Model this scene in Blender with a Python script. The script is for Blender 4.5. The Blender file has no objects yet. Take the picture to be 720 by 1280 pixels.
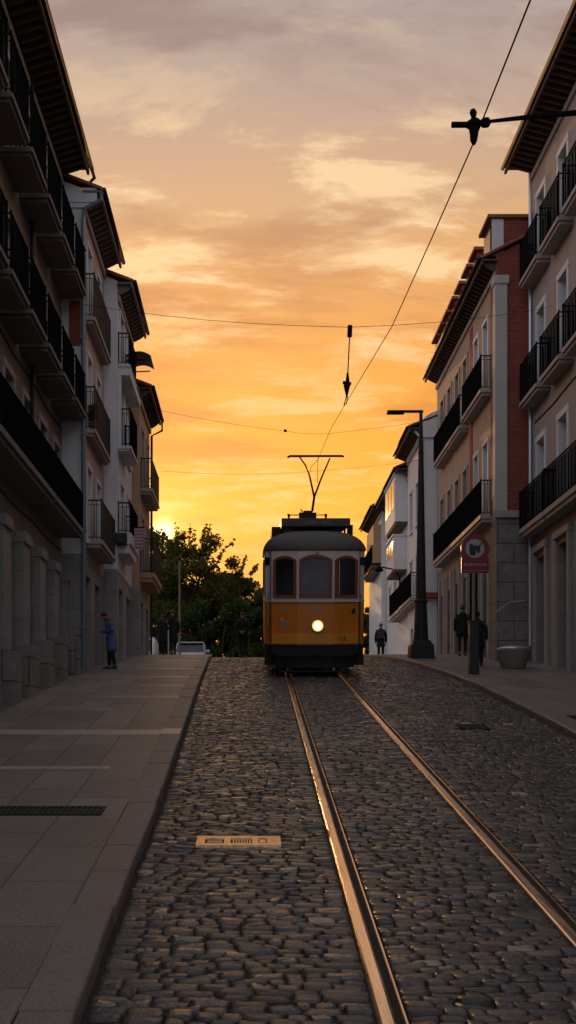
import bpy, bmesh, math, random
import numpy as np
from mathutils import Vector, Matrix

random.seed(7)
rng = np.random.default_rng(7)
SC = bpy.context.scene
COL = SC.collection
R = math.radians

# ---------------------------------------------------------------- camera
cam_d = bpy.data.cameras.new('camera')
cam = bpy.data.objects.new('camera', cam_d)
COL.objects.link(cam)
cam.location = (0, 0, 0)
cam.rotation_euler = (R(90), 0, 0)
cam_d.sensor_fit = 'VERTICAL'
cam_d.sensor_height = 36
cam_d.sensor_width = 36
cam_d.lens = 36 * 1400 / 1280
cam_d.shift_y = 290 / 1280
cam_d.shift_x = 45 / 1280
cam_d.clip_start = 0.1
cam_d.clip_end = 6000
SC.camera = cam

# ---------------------------------------------------------------- light
SUN_DIR = Vector((-0.0790, 1.0, 0.188)).normalized()
SUN_EL = math.asin(SUN_DIR.z)
sun_d = bpy.data.lights.new('sun', 'SUN')
sun_d.energy = 1.3
sun_d.angle = R(0.5)
sun_d.color = (1.0, 0.52, 0.20)
sun = bpy.data.objects.new('sun', sun_d)
COL.objects.link(sun)
sun.rotation_euler = SUN_DIR.to_track_quat('Z', 'Y').to_euler()
sun.location = (0, -10, 40)

SC.view_settings.view_transform = 'Standard'
SC.view_settings.look = 'None'
SC.view_settings.exposure = 0.15
SC.view_settings.gamma = 1.0


def lin(r, g, b):
    def f(c):
        c /= 255.0
        return c / 12.92 if c <= 0.04045 else ((c + 0.055) / 1.055) ** 2.4
    return (f(r), f(g), f(b), 1.0)


class NT:
    """small helper to write node trees"""
    def __init__(self, tree):
        self.t = tree

    def n(self, kind, **kw):
        nd = self.t.nodes.new(kind)
        for k, v in kw.items():
            setattr(nd, k, v)
        return nd

    def l(self, a, b):
        self.t.links.new(a, b)

    def put(self, sock, v):
        if isinstance(v, bpy.types.NodeSocket):
            self.l(v, sock)
        elif v is not None:
            sock.default_value = v

    def math(self, op, a, b=None, c=None, clamp=False):
        nd = self.n('ShaderNodeMath', operation=op, use_clamp=clamp)
        self.put(nd.inputs[0], a)
        self.put(nd.inputs[1], b)
        self.put(nd.inputs[2], c)
        return nd.outputs[0]

    def mix(self, fac, a, b, mode='MIX'):
        nd = self.n('ShaderNodeMix', data_type='RGBA', blend_type=mode)
        nd.clamp_result = False
        self.put(nd.inputs[0], fac)
        self.put(nd.inputs[6], a)
        self.put(nd.inputs[7], b)
        return nd.outputs[2]

    def ramp(self, fac, stops, interp='LINEAR'):
        nd = self.n('ShaderNodeValToRGB')
        cr = nd.color_ramp
        cr.interpolation = interp
        while len(cr.elements) > 1:
            cr.elements.remove(cr.elements[-1])
        cr.elements[0].position = stops[0][0]
        cr.elements[0].color = stops[0][1]
        for p, c in stops[1:]:
            e = cr.elements.new(p)
            e.color = c
        self.l(fac, nd.inputs[0])
        return nd.outputs[0]

    def maprange(self, v, a, b, c, d, smooth=False):
        nd = self.n('ShaderNodeMapRange')
        if smooth:
            nd.interpolation_type = 'SMOOTHSTEP'
        self.put(nd.inputs[0], v)
        for i, q in enumerate((a, b, c, d)):
            nd.inputs[i + 1].default_value = q
        return nd.outputs[0]

    def mapping(self, vec, scale=(1, 1, 1), loc=(0, 0, 0), rot=(0, 0, 0)):
        nd = self.n('ShaderNodeMapping')
        self.l(vec, nd.inputs[0])
        nd.inputs[1].default_value = loc
        nd.inputs[2].default_value = rot
        nd.inputs[3].default_value = scale
        return nd.outputs[0]

    def noise(self, vec, scale, detail=4, rough=0.5, dist=0.0):
        nd = self.n('ShaderNodeTexNoise')
        if vec is not None:
            self.l(vec, nd.inputs['Vector'])
        nd.inputs['Scale'].default_value = scale
        nd.inputs['Detail'].default_value = detail
        nd.inputs['Roughness'].default_value = rough
        nd.inputs['Distortion'].default_value = dist
        return nd.outputs[0]


# ---------------------------------------------------------------- world
world = bpy.data.worlds.new('World')
SC.world = world
world.use_nodes = True
wt = NT(world.node_tree)
world.node_tree.nodes.clear()
wo = wt.n('ShaderNodeOutputWorld')
sky = wt.n('ShaderNodeTexSky')
sky.sky_type = 'NISHITA'
sky.sun_disc = False
sky.sun_elevation = SUN_EL
sky.sun_rotation = math.atan2(SUN_DIR.x, SUN_DIR.y)
sky.dust_density = 3.0
bgn = wt.n('ShaderNodeBackground')
bgn.inputs[1].default_value = 0.05
tc = wt.n('ShaderNodeTexCoord')
D = tc.outputs['Generated']
sep = wt.n('ShaderNodeSeparateXYZ')
wt.l(D, sep.inputs[0])
dz = sep.outputs[2]
dy = sep.outputs[1]
# clouds: long streaks seen in perspective
zz = wt.math('ADD', wt.math('MAXIMUM', dz, 0.0), 0.16)
comb = wt.n('ShaderNodeCombineXYZ')
wt.l(wt.math('DIVIDE', sep.outputs[0], zz), comb.inputs[0])
wt.l(wt.math('DIVIDE', dy, zz), comb.inputs[1])
CV = comb.outputs[0]
n1 = wt.noise(wt.mapping(CV, (1.0, 2.1, 1), (5.3, 2.6, 0), (0, 0, R(-8))), 1.7, 10, 0.60, 0.35)
n2 = wt.noise(wt.mapping(CV, (1.3, 2.9, 1), (7.1, 4.3, 0), (0, 0, R(-4))), 2.8, 12, 0.66, 0.30)
zj = wt.math('ADD', dz, wt.math('MULTIPLY', wt.math('SUBTRACT', n1, 0.5), 0.07))
front = wt.ramp(zj, [
    (0.00, lin(246, 130, 8)), (0.10, lin(254, 150, 8)), (0.20, lin(255, 168, 20)), (0.255, lin(252, 162, 42)),
    (0.305, lin(242, 160, 64)), (0.354, lin(228, 158, 86)), (0.394, lin(222, 164, 108)),
    (0.437, lin(210, 168, 130)), (0.487, lin(190, 162, 144)), (0.54, lin(178, 160, 152)),
    (0.75, lin(182, 172, 168)), (1.0, lin(164, 165, 172))])
rear = wt.ramp(dz, [(0.0, lin(226, 231, 243)), (0.35, lin(230, 236, 252)), (0.7, lin(188, 190, 202)), (1.0, lin(164, 165, 172))])
ff = wt.maprange(dy, -0.25, 0.75, 0, 1, True)
base = wt.mix(ff, rear, front)
dark = wt.mix(1.0, base, lin(226, 214, 214), 'MULTIPLY')
lite = wt.mix(0.75, base, lin(255, 222, 172))
k1 = wt.maprange(n1, 0.47, 0.63, 0, 1.0, True)
c1 = wt.mix(k1, base, dark)
bandw = wt.ramp(zj, [(0.14, (.25,) * 3 + (1,)), (0.24, (.60,) * 3 + (1,)), (0.31, (.45,) * 3 + (1,)), (0.36, (1.25,) * 3 + (1,)), (0.45, (1.25,) * 3 + (1,)), (0.50, (.35,) * 3 + (1,)), (0.62, (.25,) * 3 + (1,))])
k2 = wt.math('MULTIPLY', wt.math('MULTIPLY', wt.maprange(n2, 0.47, 0.64, 0, 1, True), bandw), wt.maprange(n1, 0.62, 0.46, 0.15, 1, True), clamp=True)
c2 = wt.mix(wt.math('MULTIPLY', k2, wt.math('MULTIPLY', ff, 0.9)), c1, lite)
# glow round the sun
vd = wt.n('ShaderNodeVectorMath', operation='DOT_PRODUCT')
wt.l(D, vd.inputs[0])
vd.inputs[1].default_value = SUN_DIR
dot = wt.math('MAXIMUM', vd.outputs['Value'], 0.0)
g1 = wt.math('MULTIPLY', wt.math('POWER', dot, 26), 0.20)
g2 = wt.math('MULTIPLY', wt.math('POWER', dot, 1500), 0.30)
g3 = wt.math('MULTIPLY', wt.math('POWER', dot, 24000), 2.2)
gs = wt.mix(1.0, wt.mix(1.0, c2, wt.mix(1.0, (1.0, .42, .02, 1), g1, 'MULTIPLY'), 'ADD'),
            wt.mix(1.0, wt.mix(1.0, (1.0, .62, .12, 1), g2, 'MULTIPLY'),
                   wt.mix(1.0, (1.0, .85, .45, 1), g3, 'MULTIPLY'), 'ADD'), 'ADD')
bgc = wt.n('ShaderNodeBackground')
wt.l(gs, bgc.inputs[0])
bgc.inputs[1].default_value = 0.97
# the clear-sky part only shows through away from the cloud deck, so it is added thinly
wt.l(sky.outputs[0], bgn.inputs[0])
ms = wt.n('ShaderNodeMixShader')
ms.inputs[0].default_value = 0.94
wt.l(bgn.outputs[0], ms.inputs[1])
wt.l(bgc.outputs[0], ms.inputs[2])
wt.l(ms.outputs[0], wo.inputs[0])

# ---------------------------------------------------------------- materials
MATS = {}


def mat(name, col, rough=0.7, metal=0.0, var=0.25, vscale=1.5, fine=30.0, bump=0.15, bdist=0.01, spec=0.5,
        kind='plain', col2=None, bw=1.0, bh=0.5, mortar=0.02, island=0.0, coords='Object', stain=0.0, stretch=None, speck=0.0):
    if name in MATS:
        return MATS[name]
    m = bpy.data.materials.new(name)
    m.use_nodes = True
    t = NT(m.node_tree)
    bs = m.node_tree.nodes['Principled BSDF']
    tcn = t.n('ShaderNodeTexCoord')
    V = tcn.outputs[coords]
    if stretch: V = t.mapping(V, stretch)
    c = (*col, 1.0)
    big = t.noise(V, vscale, 5, 0.6)
    fin = t.noise(V, fine, 4, 0.6)
    f = t.math('ADD', t.math('MULTIPLY', t.math('SUBTRACT', big, 0.5), 2 * var),
               t.math('MULTIPLY', t.math('SUBTRACT', fin, 0.5), var))
    f = t.math('ADD', f, 1.0)
    colr = c
    height = fin
    if kind in ('blocks', 'slabs', 'brick'):
        if kind == 'slabs':
            bv = tcn.outputs['UV']
        else:
            s = t.n('ShaderNodeSeparateXYZ')
            t.l(V, s.inputs[0])
            cb = t.n('ShaderNodeCombineXYZ')
            t.l(t.math('ADD', s.outputs[0], s.outputs[1]), cb.inputs[0])
            t.l(s.outputs[2], cb.inputs[1])
            bv = cb.outputs[0]
        br = t.n('ShaderNodeTexBrick')
        t.l(bv, br.inputs['Vector'])
        br.inputs['Scale'].default_value = 1.0
        br.inputs['Brick Width'].default_value = bw
        br.inputs['Row Height'].default_value = bh
        br.inputs['Mortar Size'].default_value = mortar
        br.inputs['Mortar Smooth'].default_value = 0.3
        br.inputs['Bias'].default_value = 0.0
        br.inputs['Color1'].default_value = c
        br.inputs['Color2'].default_value = (*(col2 or [q * 0.72 for q in col]), 1)
        br.inputs['Mortar'].default_value = (*[q * 0.38 for q in col], 1)
        colr = br.outputs[0]
        height = t.math('SUBTRACT', t.math('MULTIPLY', fin, 0.5), t.math('MULTIPLY', br.outputs[1], 1.2))
    if kind == 'tiles':
        pass
    if island:
        geo = t.n('ShaderNodeNewGeometry')
        rnd = geo.outputs['Random Per Island']
        colr = t.ramp(rnd, [(0, (col[0] * .5, col[1] * .52, col[2] * .56, 1)), (0.35, (col[0] * .8, col[1] * .8, col[2] * .8, 1)),
                            (0.6, c), (0.85, (col[0] * 1.45, col[1] * 1.32, col[2] * 1.15, 1)),
                            (0.975, (col[0] * 2.1, col[1] * 1.75, col[2] * 1.35, 1)), (1.0, (col[0] * 5, col[1] * 4.4, col[2] * 3.6, 1))])
        w = t.n('ShaderNodeTexWhiteNoise', noise_dimensions='1D')
        t.l(t.math('MULTIPLY', rnd, 37.3), w.inputs['W'])
        rr = t.math('SUBTRACT', t.math('ADD', t.math('MULTIPLY', w.outputs[0], 0.24), rough - 0.08), t.math('MULTIPLY', t.math('GREATER_THAN', w.outputs[0], 0.82), 0.42))
        rr = t.math('ADD', rr, t.math('MULTIPLY', t.math('SUBTRACT', fin, 0.5), 0.25))
        t.l(rr, bs.inputs['Roughness'])
    cc = t.n('ShaderNodeVectorMath', operation='SCALE')
    if isinstance(colr, tuple):
        cc.inputs[0].default_value = colr[:3]
    else:
        t.l(colr, cc.inputs[0])
    t.l(f, cc.inputs['Scale'])
    out = cc.outputs[0]
    if speck:
        v1 = t.noise(tcn.outputs['Object'], 85, 2, 0.7)
        v2 = t.noise(tcn.outputs['Object'], 9, 4, 0.7)
        out = t.mix(t.maprange(v1, 0.50, 0.68, 0, speck), out, (col[0] * .35, col[1] * .35, col[2] * .37, 1))
        out = t.mix(t.maprange(v1, 0.46, 0.34, 0, speck), out, (col[0] * 2.0, col[1] * 1.9, col[2] * 1.8, 1))
        out = t.mix(t.maprange(v2, 0.55, 0.75, 0, 0.5, True), out, (col[0] * .45, col[1] * .45, col[2] * .45, 1))
    if stain:
        sm = t.mapping(V, (1.6, 1.6, 0.22))
        sn = t.noise(sm, 1.6, 6, 0.65)
        out = t.mix(t.maprange(sn, 0.52, 0.75, 0, stain, True), out, tuple([q * 0.45 for q in col] + [1]))
    t.l(out, bs.inputs['Base Color'])
    if not island:
        t.l(t.math('ADD', t.math('MULTIPLY', t.math('SUBTRACT', big, 0.5), 0.3), rough, clamp=True), bs.inputs['Roughness'])
    bs.inputs['Metallic'].default_value = metal
    bs.inputs['Specular IOR Level'].default_value = spec
    if bump:
        bn = t.n('ShaderNodeBump')
        bn.inputs['Strength'].default_value = bump
        bn.inputs['Distance'].default_value = bdist
        t.l(height, bn.inputs['Height'])
        t.l(bn.outputs[0], bs.inputs['Normal'])
    MATS[name] = m
    return m


def mat_glass(name, col=(0.012, 0.014, 0.016), rough=0.08):
    m = bpy.data.materials.new(name)
    m.use_nodes = True
    t = NT(m.node_tree)
    bs = m.node_tree.nodes['Principled BSDF']
    tcn = t.n('ShaderNodeTexCoord')
    n = t.noise(tcn.outputs['Object'], 0.9, 2)
    n5 = t.noise(tcn.outputs['Object'], 5, 3)
    t.l(t.ramp(n, [(0.35, (*col, 1)), (0.7, (col[0] * 3, col[1] * 3, col[2] * 3, 1))]), bs.inputs['Base Color'])
    t.l(t.math('ADD', t.math('MULTIPLY', n5, 0.06), rough), bs.inputs['Roughness'])
    b = t.n('ShaderNodeBump')
    b.inputs['Strength'].default_value = 0.06
    b.inputs['Distance'].default_value = 0.02
    t.l(n, b.inputs['Height'])
    t.l(b.outputs[0], bs.inputs['Normal'])
    return m


def mat_emit(name, col, s):
    m = bpy.data.materials.new(name)
    m.use_nodes = True
    bs = m.node_tree.nodes['Principled BSDF']
    bs.inputs['Base Color'].default_value = (*col, 1)
    bs.inputs['Emission Color'].default_value = (*col, 1)
    bs.inputs['Emission Strength'].default_value = s
    return m


def mat_leaf(name, col):
    m = bpy.data.materials.new(name)
    m.use_nodes = True
    t = NT(m.node_tree)
    m.node_tree.nodes.clear()
    o = t.n('ShaderNodeOutputMaterial')
    g = t.n('ShaderNodeNewGeometry')
    rnd = g.outputs['Random Per Island']
    c = t.ramp(rnd, [(0, (col[0] * .55, col[1] * .55, col[2] * .5, 1)), (.6, (*col, 1)), (1, (col[0] * 1.9, col[1] * 1.6, col[2] * 1.1, 1))])
    d = t.n('ShaderNodeBsdfDiffuse')
    tr = t.n('ShaderNodeBsdfTranslucent')
    t.l(c, d.inputs[0])
    t.l(c, tr.inputs[0])
    mx = t.n('ShaderNodeMixShader')
    mx.inputs[0].default_value = 0.45
    t.l(d.outputs[0], mx.inputs[1])
    t.l(tr.outputs[0], mx.inputs[2])
    t.l(mx.outputs[0], o.inputs[0])
    return m


M_COBBLE = mat('granite_setts', (0.092, 0.083, 0.078), 0.36, var=0.6, speck=.45, vscale=0.45, fine=30, bump=0.8, bdist=0.010, island=1.0)
M_JOINT = mat('joint_dirt', (0.026, 0.022, 0.019), 0.95, var=0.4, fine=40, bump=0.5)
M_SLAB = mat('paving_slabs', (0.245, 0.213, 0.195), 0.54, var=0.5, vscale=0.7, fine=38, bump=0.5, bdist=0.008, kind='slabs', speck=.65,
             col2=(0.155, 0.133, 0.12), bw=1.15, bh=0.62, mortar=0.016)
M_PAINTED_LIGHT = mat('painted_light_paving', (0.50, 0.40, 0.33), 0.42, speck=.4, var=0.2, vscale=2, fine=60, bump=0.3, bdist=0.005)  # paler stone colour standing for warm light across the pavement
M_KERB = mat('kerb_granite', (0.21, 0.178, 0.16), 0.58, var=0.45, speck=.6, vscale=1.2, fine=60, bump=0.35, bdist=0.006)
M_GROUND = mat('earth', (0.06, 0.055, 0.045), 0.95, var=0.3)
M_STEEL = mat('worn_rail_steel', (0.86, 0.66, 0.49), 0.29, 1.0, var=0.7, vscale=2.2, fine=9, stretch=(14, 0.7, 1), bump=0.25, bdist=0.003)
M_GROOVE = mat('rail_groove', (0.05, 0.036, 0.03), 0.7, 0.3, var=0.3)
M_IRON = mat('black_iron', (0.012, 0.012, 0.013), 0.8, 0.0, spec=0.0, var=0.2, bump=0.1)
M_DKIRON = mat('dark_painted_iron', (0.03, 0.029, 0.029), 0.6, 0.0, spec=0.2, var=0.3, fine=15, bump=0.15)
M_GLASS = mat_glass('window_glass')
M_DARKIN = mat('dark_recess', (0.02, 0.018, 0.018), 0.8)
M_WHITEFR = mat('white_window_wood', (0.62, 0.62, 0.62), 0.5, var=0.1, bump=0.05)
M_BROWNFR = mat('brown_window_wood', (0.075, 0.042, 0.026), 0.5, var=0.25, bump=0.1)
M_STUCCO_TAN = mat('tan_stucco', (0.25, 0.19, 0.145), 0.85, var=0.2, vscale=0.8, stain=0.6)
M_STONE_TRIM = mat('stone_trim', (0.36, 0.32, 0.29), 0.75, var=0.18, vscale=1.5, stain=0.4)
M_STONE_GREY = mat('grey_stone_blocks', (0.27, 0.26, 0.255), 0.75, var=0.45, kind='blocks', col2=(.24, .225, .215), bw=1.1, bh=0.52, mortar=0.006, bump=0.5, speck=.3, bdist=0.015, stain=0.3)
M_STONE_ROUGH = mat('rough_stone_blocks', (0.22, 0.20, 0.185), 0.8, var=0.6, col2=(0.20, 0.18, 0.165), vscale=2.5, fine=12, kind='blocks', bw=1.0, bh=0.6, mortar=0.015, bump=0.9, bdist=0.03)
M_WHITE = mat('white_render', (0.66, 0.66, 0.66), 0.8, var=0.12, vscale=0.7, stain=0.25)
M_PINK = mat('pink_render', (0.50, 0.31, 0.26), 0.85, var=0.15, stain=0.3)
M_OCHRE = mat('ochre_render', (0.42, 0.27, 0.16), 0.85, var=0.2, stain=0.3)
M_BEIGE = mat('beige_render', (0.40, 0.31, 0.24), 0.85, var=0.18, stain=0.45)
M_GREYPL = mat('grey_render', (0.36, 0.315, 0.285), 0.85, var=0.15, stain=0.4)
M_BRICK = mat('red_brick', (0.34, 0.085, 0.055), 0.85, var=0.25, kind='brick', col2=(0.25, 0.06, 0.045), bw=0.24, bh=0.08, mortar=0.009, bump=0.5, bdist=0.01)
M_TILE = mat('roof_tile', (0.26, 0.105, 0.06), 0.8, var=0.45, vscale=3, fine=10, bump=0.3)
M_TILE_DK = mat('dark_roof_tile', (0.12, 0.075, 0.055), 0.8, var=0.4, vscale=3, fine=10, bump=0.3)
M_EAVE = mat('eave_wood', (0.10, 0.068, 0.052), 0.75, var=0.3)
M_PIPE = mat('blue_grey_pipe', (0.16, 0.20, 0.25), 0.4, 0.3, var=0.15)
M_RED = mat('red_enamel', (0.22, 0.008, 0.011), 0.4, var=0.12)
M_SHUTTER = mat('red_shutter', (0.25, 0.05, 0.03), 0.7, var=0.2)
M_SIGNW = mat('sign_white', (0.34, 0.37, 0.43), 0.4, var=0.08)
M_BLACK = mat('black_paint', (0.012, 0.012, 0.013), 0.5, var=0.1)
M_MUSTARD = mat('mustard_paint', (0.74, 0.215, 0.016), 0.34, var=0.22, stain=.35, vscale=2, bump=0.03)
M_YELLOW = mat('yellow_band_paint', (0.84, 0.33, 0.03), 0.34, var=0.2, stain=.3, bump=0.03)
M_TRAMW = mat('cream_tram_paint', (0.74, 0.71, 0.66), 0.35, var=0.07, bump=0.03, stain=0.15)
M_TRAMROOF = mat('tram_roof_canvas', (0.085, 0.08, 0.08), 0.6, var=0.25, bump=0.15)
M_TRAMWOOD = mat('varnished_wood', (0.27, 0.075, 0.026), 0.35, var=0.2, bump=0.05)
M_UNDER = mat('underframe_black', (0.018, 0.016, 0.015), 0.7, var=0.3)
M_LAMP = mat_emit('headlight_glow', (1.0, 0.60, 0.20), 1.15)
M_BULB = mat_emit('bulb_glow', (1.0, 0.78, 0.42), 3.5)
M_CHROME = mat('lamp_rim', (0.5, 0.45, 0.4), 0.3, 1.0, var=0.1)
M_BRASS = mat('brass_plate', (0.70, 0.47, 0.26), 0.36, 0.85, var=0.9, vscale=7, bump=0.3)
M_SILVER = mat('silver_car_paint', (0.42, 0.44, 0.47), 0.3, 0.5, var=0.05, bump=0)
M_RUBBER = mat('rubber', (0.02, 0.02, 0.02), 0.8)
M_BARK = mat('bark', (0.07, 0.05, 0.035), 0.9, var=0.3, fine=12, bump=0.6, bdist=0.03)
M_LEAF = mat_leaf('leaves', (0.10, 0.105, 0.032))
M_LEAF2 = mat_leaf('shrub_leaves', (0.062, 0.105, 0.034))
M_SKIN = mat('skin', (0.35, 0.2, 0.14), 0.6, var=0.05, bump=0)
M_HAIR = mat('dark_hair', (0.02, 0.014, 0.01), 0.6, var=0.2)
M_CONC = mat('cast_concrete', (0.20, 0.18, 0.16), 0.6, var=0.2, fine=50)
M_ZINC = mat('zinc_lid', (0.6, 0.63, 0.66), 0.35, 0.6, var=0.1)


def cloth(name, c):
    return mat(name, c, 0.9, var=0.2, fine=60, bump=0.2)


# ---------------------------------------------------------------- object helpers
def tag(o, label=None, cat=None, group=None, kind=None):
    if label: o['label'] = label
    if cat: o['category'] = cat
    if group: o['group'] = group
    if kind: o['kind'] = kind
    return o


def thing(name, loc, label, cat, group=None, rot=(0, 0, 0)):
    o = bpy.data.objects.new(name, None)
    o.empty_display_size = 0.2
    COL.objects.link(o)
    o.location = loc
    o.rotation_euler = rot
    return tag(o, label, cat, group)


class MB:
    def __init__(self):
        self.v = []
        self.f = []
        self.m = []
        self.cur = 0

    def quad(self, a, b, c, d):
        i = len(self.v)
        self.v += [a, b, c, d]
        self.f.append((i, i + 1, i + 2, i + 3))
        self.m.append(self.cur)

    def poly(self, pts):
        i = len(self.v)
        self.v += list(pts)
        self.f.append(tuple(range(i, i + len(pts))))
        self.m.append(self.cur)

    def hexa(self, p):
        i = len(self.v)
        self.v += list(p)
        for q in ((0, 3, 2, 1), (4, 5, 6, 7), (0, 1, 5, 4), (1, 2, 6, 5), (2, 3, 7, 6), (3, 0, 4, 7)):
            self.f.append(tuple(i + k for k in q))
            self.m.append(self.cur)

    def box(self, x0, x1, y0, y1, z0, z1):
        x0, x1 = sorted((x0, x1)); y0, y1 = sorted((y0, y1)); z0, z1 = sorted((z0, z1))
        self.hexa([(x0, y0, z0), (x1, y0, z0), (x1, y1, z0), (x0, y1, z0),
                   (x0, y0, z1), (x1, y0, z1), (x1, y1, z1), (x0, y1, z1)])

    def rings(self, rings, cap0=True, cap1=True, closed=True):
        base = len(self.v)
        n = len(rings[0])
        for r in rings:
            self.v += [tuple(p) for p in r]
        for k in range(len(rings) - 1):
            for j in range(n if closed else n - 1):
                a = base + k * n + j
                b = base + k * n + (j + 1) % n
                self.f.append((a, b, b + n, a + n))
                self.m.append(self.cur)
        if cap0:
            self.f.append(tuple(base + j for j in reversed(range(n)))); self.m.append(self.cur)
        if cap1:
            self.f.append(tuple(base + (len(rings) - 1) * n + j for j in range(n))); self.m.append(self.cur)

    def tube(self, pts, rad, seg=8, cap=True):
        pts = [Vector(p) for p in pts]
        if not isinstance(rad, (list, tuple)):
            rad = [rad] * len(pts)
        rs = []
        up = Vector((0, 0, 1))
        for i, p in enumerate(pts):
            d = (pts[min(i + 1, len(pts) - 1)] - pts[max(i - 1, 0)]).normalized()
            ref = up if abs(d.dot(up)) < 0.9 else Vector((0, 1, 0))
            a = d.cross(ref).normalized()
            b = a.cross(d).normalized()
            rs.append([p + (a * math.cos(t) + b * math.sin(t)) * rad[i] for t in [2 * math.pi * k / seg for k in range(seg)]])
        self.rings(rs, cap, cap)

    def lathe(self, c, prof, seg=20, cap=True):
        self.rings([[(c[0] + r * math.cos(2 * math.pi * k / seg), c[1] + r * math.sin(2 * math.pi * k / seg), c[2] + z)
                     for k in range(seg)] for r, z in prof], cap, cap)

    def mesh(self, name, mats, smooth=False, uv=None):
        me = bpy.data.meshes.new(name)
        me.from_pydata([tuple(p) for p in self.v], [], self.f)
        if not isinstance(mats, (list, tuple)):
            mats = [mats]
        for m in mats:
            me.materials.append(m)
        if any(self.m):
            me.polygons.foreach_set('material_index', self.m)
        if smooth:
            me.shade_smooth()
        me.update()
        return me

    def build(self, name, mats, parent=None, smooth=False, origin=None, bevel=0.0, recalc=True):
        """vertices are world (or the parent's local, when the parent is at 0) coordinates"""
        o0 = Vector(origin) if origin is not None else (Vector(parent['_w']) if parent is not None and '_w' in parent else Vector((0, 0, 0)))
        self.v = [(p[0] - o0[0], p[1] - o0[1], p[2] - o0[2]) for p in self.v]
        me = self.mesh(name, mats, smooth)
        if recalc:
            bm = bmesh.new()
            bm.from_mesh(me)
            bmesh.ops.recalc_face_normals(bm, faces=bm.faces)
            if bevel:
                es = [e for e in bm.edges if len(e.link_faces) == 2 and e.calc_face_angle(0) > 0.6]
                bmesh.ops.bevel(bm, geom=es, offset=bevel, segments=2, profile=0.7, affect='EDGES', clamp_overlap=True)
            bm.to_mesh(me)
            bm.free()
        return link(name, me, parent, o0)


def link(name, me, parent=None, w=(0, 0, 0)):
    """w: world place of the object's origin"""
    o = bpy.data.objects.new(name, me)
    COL.objects.link(o)
    w = Vector(w)
    if parent is not None:
        o.parent = parent
        o.location = w - Vector(parent['_w'])
    else:
        o.location = w
    o['_w'] = tuple(w)
    return o


def root(name, w, label, cat, group=None, rot=(0, 0, 0)):
    o = thing(name, w, label, cat, group, rot)
    o['_w'] = tuple(w)
    return o


def smooth_by_angle(o, ang=40):
    me = o.data
    me.shade_smooth()
    bm = bmesh.new(); bm.from_mesh(me)
    for e in bm.edges:
        if len(e.link_faces) == 2 and e.calc_face_angle(0) > R(ang):
            e.smooth = False
    bm.to_mesh(me); bm.free()


# ---------------------------------------------------------------- ground profile
S0 = 195 / 1400.0
TAU = 8.5


def G(y):
    if y < 36:
        return -2.38 + S0 * y
    if y < 62:
        return -2.38 + S0 * 36 + S0 * TAU * (1 - math.exp(-(y - 36) / TAU))
    return G(61.99) - 0.012 * (y - 62)


def interp(pts, y):
    if y <= pts[0][0]: return pts[0][1]
    for (a, va), (b, vb) in zip(pts, pts[1:]):
        if y <= b:
            t = (y - a) / (b - a)
            return va + (vb - va) * t
    return pts[-1][1]


KL = [(0, -0.93), (6, -0.95), (9.5, -0.99), (12.3, -1.01), (18.5, -1.12), (26.6, -1.28), (37, -1.42), (40, -1.42), (44, -1.6), (60, -3.5)]
KR = [(0, 4.9), (8, 4.98), (17.6, 5.1), (26.5, 5.35), (29.5, 5.3), (32.4, 5.18), (36, 4.8), (39, 4.15), (42, 3.8), (60, 3.4)]
KH = 0.12


def ys(a, b, st):
    n = max(1, int(round((b - a) / st)))
    return [a + (b - a) * i / n for i in range(n + 1)]


def sheet(name, xl, xr, y0, y1, dz, m, step=0.5, nx=1, uv=False):
    """a strip of ground that follows the slope, xl and xr are functions of y"""
    Y = ys(y0, y1, step)
    vs, fs, uvs = [], [], []
    for y in Y:
        a, b = xl(y), xr(y)
        for i in range(nx + 1):
            x = a + (b - a) * i / nx
            vs.append((x, y, G(y) + dz))
            uvs.append((x - a if uv == 'l' else b - x, y))
    for j in range(len(Y) - 1):
        for i in range(nx):
            q = j * (nx + 1) + i
            fs.append((q, q + 1, q + nx + 2, q + nx + 1))
    me = bpy.data.meshes.new(name)
    me.from_pydata(vs, [], fs)
    me.materials.append(m)
    if uv:
        ul = me.uv_layers.new(name='UVMap')
        for lp in me.loops:
            u = uvs[lp.vertex_index]
            ul.data[lp.index].uv = (u[1], u[0])
    me.shade_smooth()
    return link(name, me)


o = sheet('ground', lambda y: -900, lambda y: 900, -8, 63, -0.45, M_GROUND, 1.0, 2)
# carry the ground on to the horizon both ways
mb = MB()
mb.quad((-900, 63, G(63) - .45), (900, 63, G(63) - .45), (900, 3000, G(63) - 20), (-900, 3000, G(63) - 20))
mb.quad((-900, -2500, G(-8) - 6), (900, -2500, G(-8) - 6), (900, -8, G(-8) - .45), (-900, -8, G(-8) - .45))
bm = bmesh.new(); bm.from_mesh(o.data)
off = mb.mesh('tmp', M_GROUND)
bm.from_mesh(off)
bmesh.ops.remove_doubles(bm, verts=bm.verts, dist=0.01)
bm.to_mesh(o.data); bm.free()
tag(o, kind='structure')

PLAZA = mat('plaza_asphalt', (0.06, 0.056, 0.052), 0.8, var=0.2)
tag(sheet('plaza', lambda y: -30, lambda y: 30, 52, 63, -0.04, PLAZA, 1.0), kind='structure')


# cobbled road: joint bed and every sett as real domed geometry
def railx(y, side):
    a, b = (0.755, 0.955) if side < 0 else (2.195, 2.375)
    t = max(0.0, min(1.25, (y - 6) / 22.0))
    return a + (b - a) * (t - 0.12 * t * (1 - t))


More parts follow.
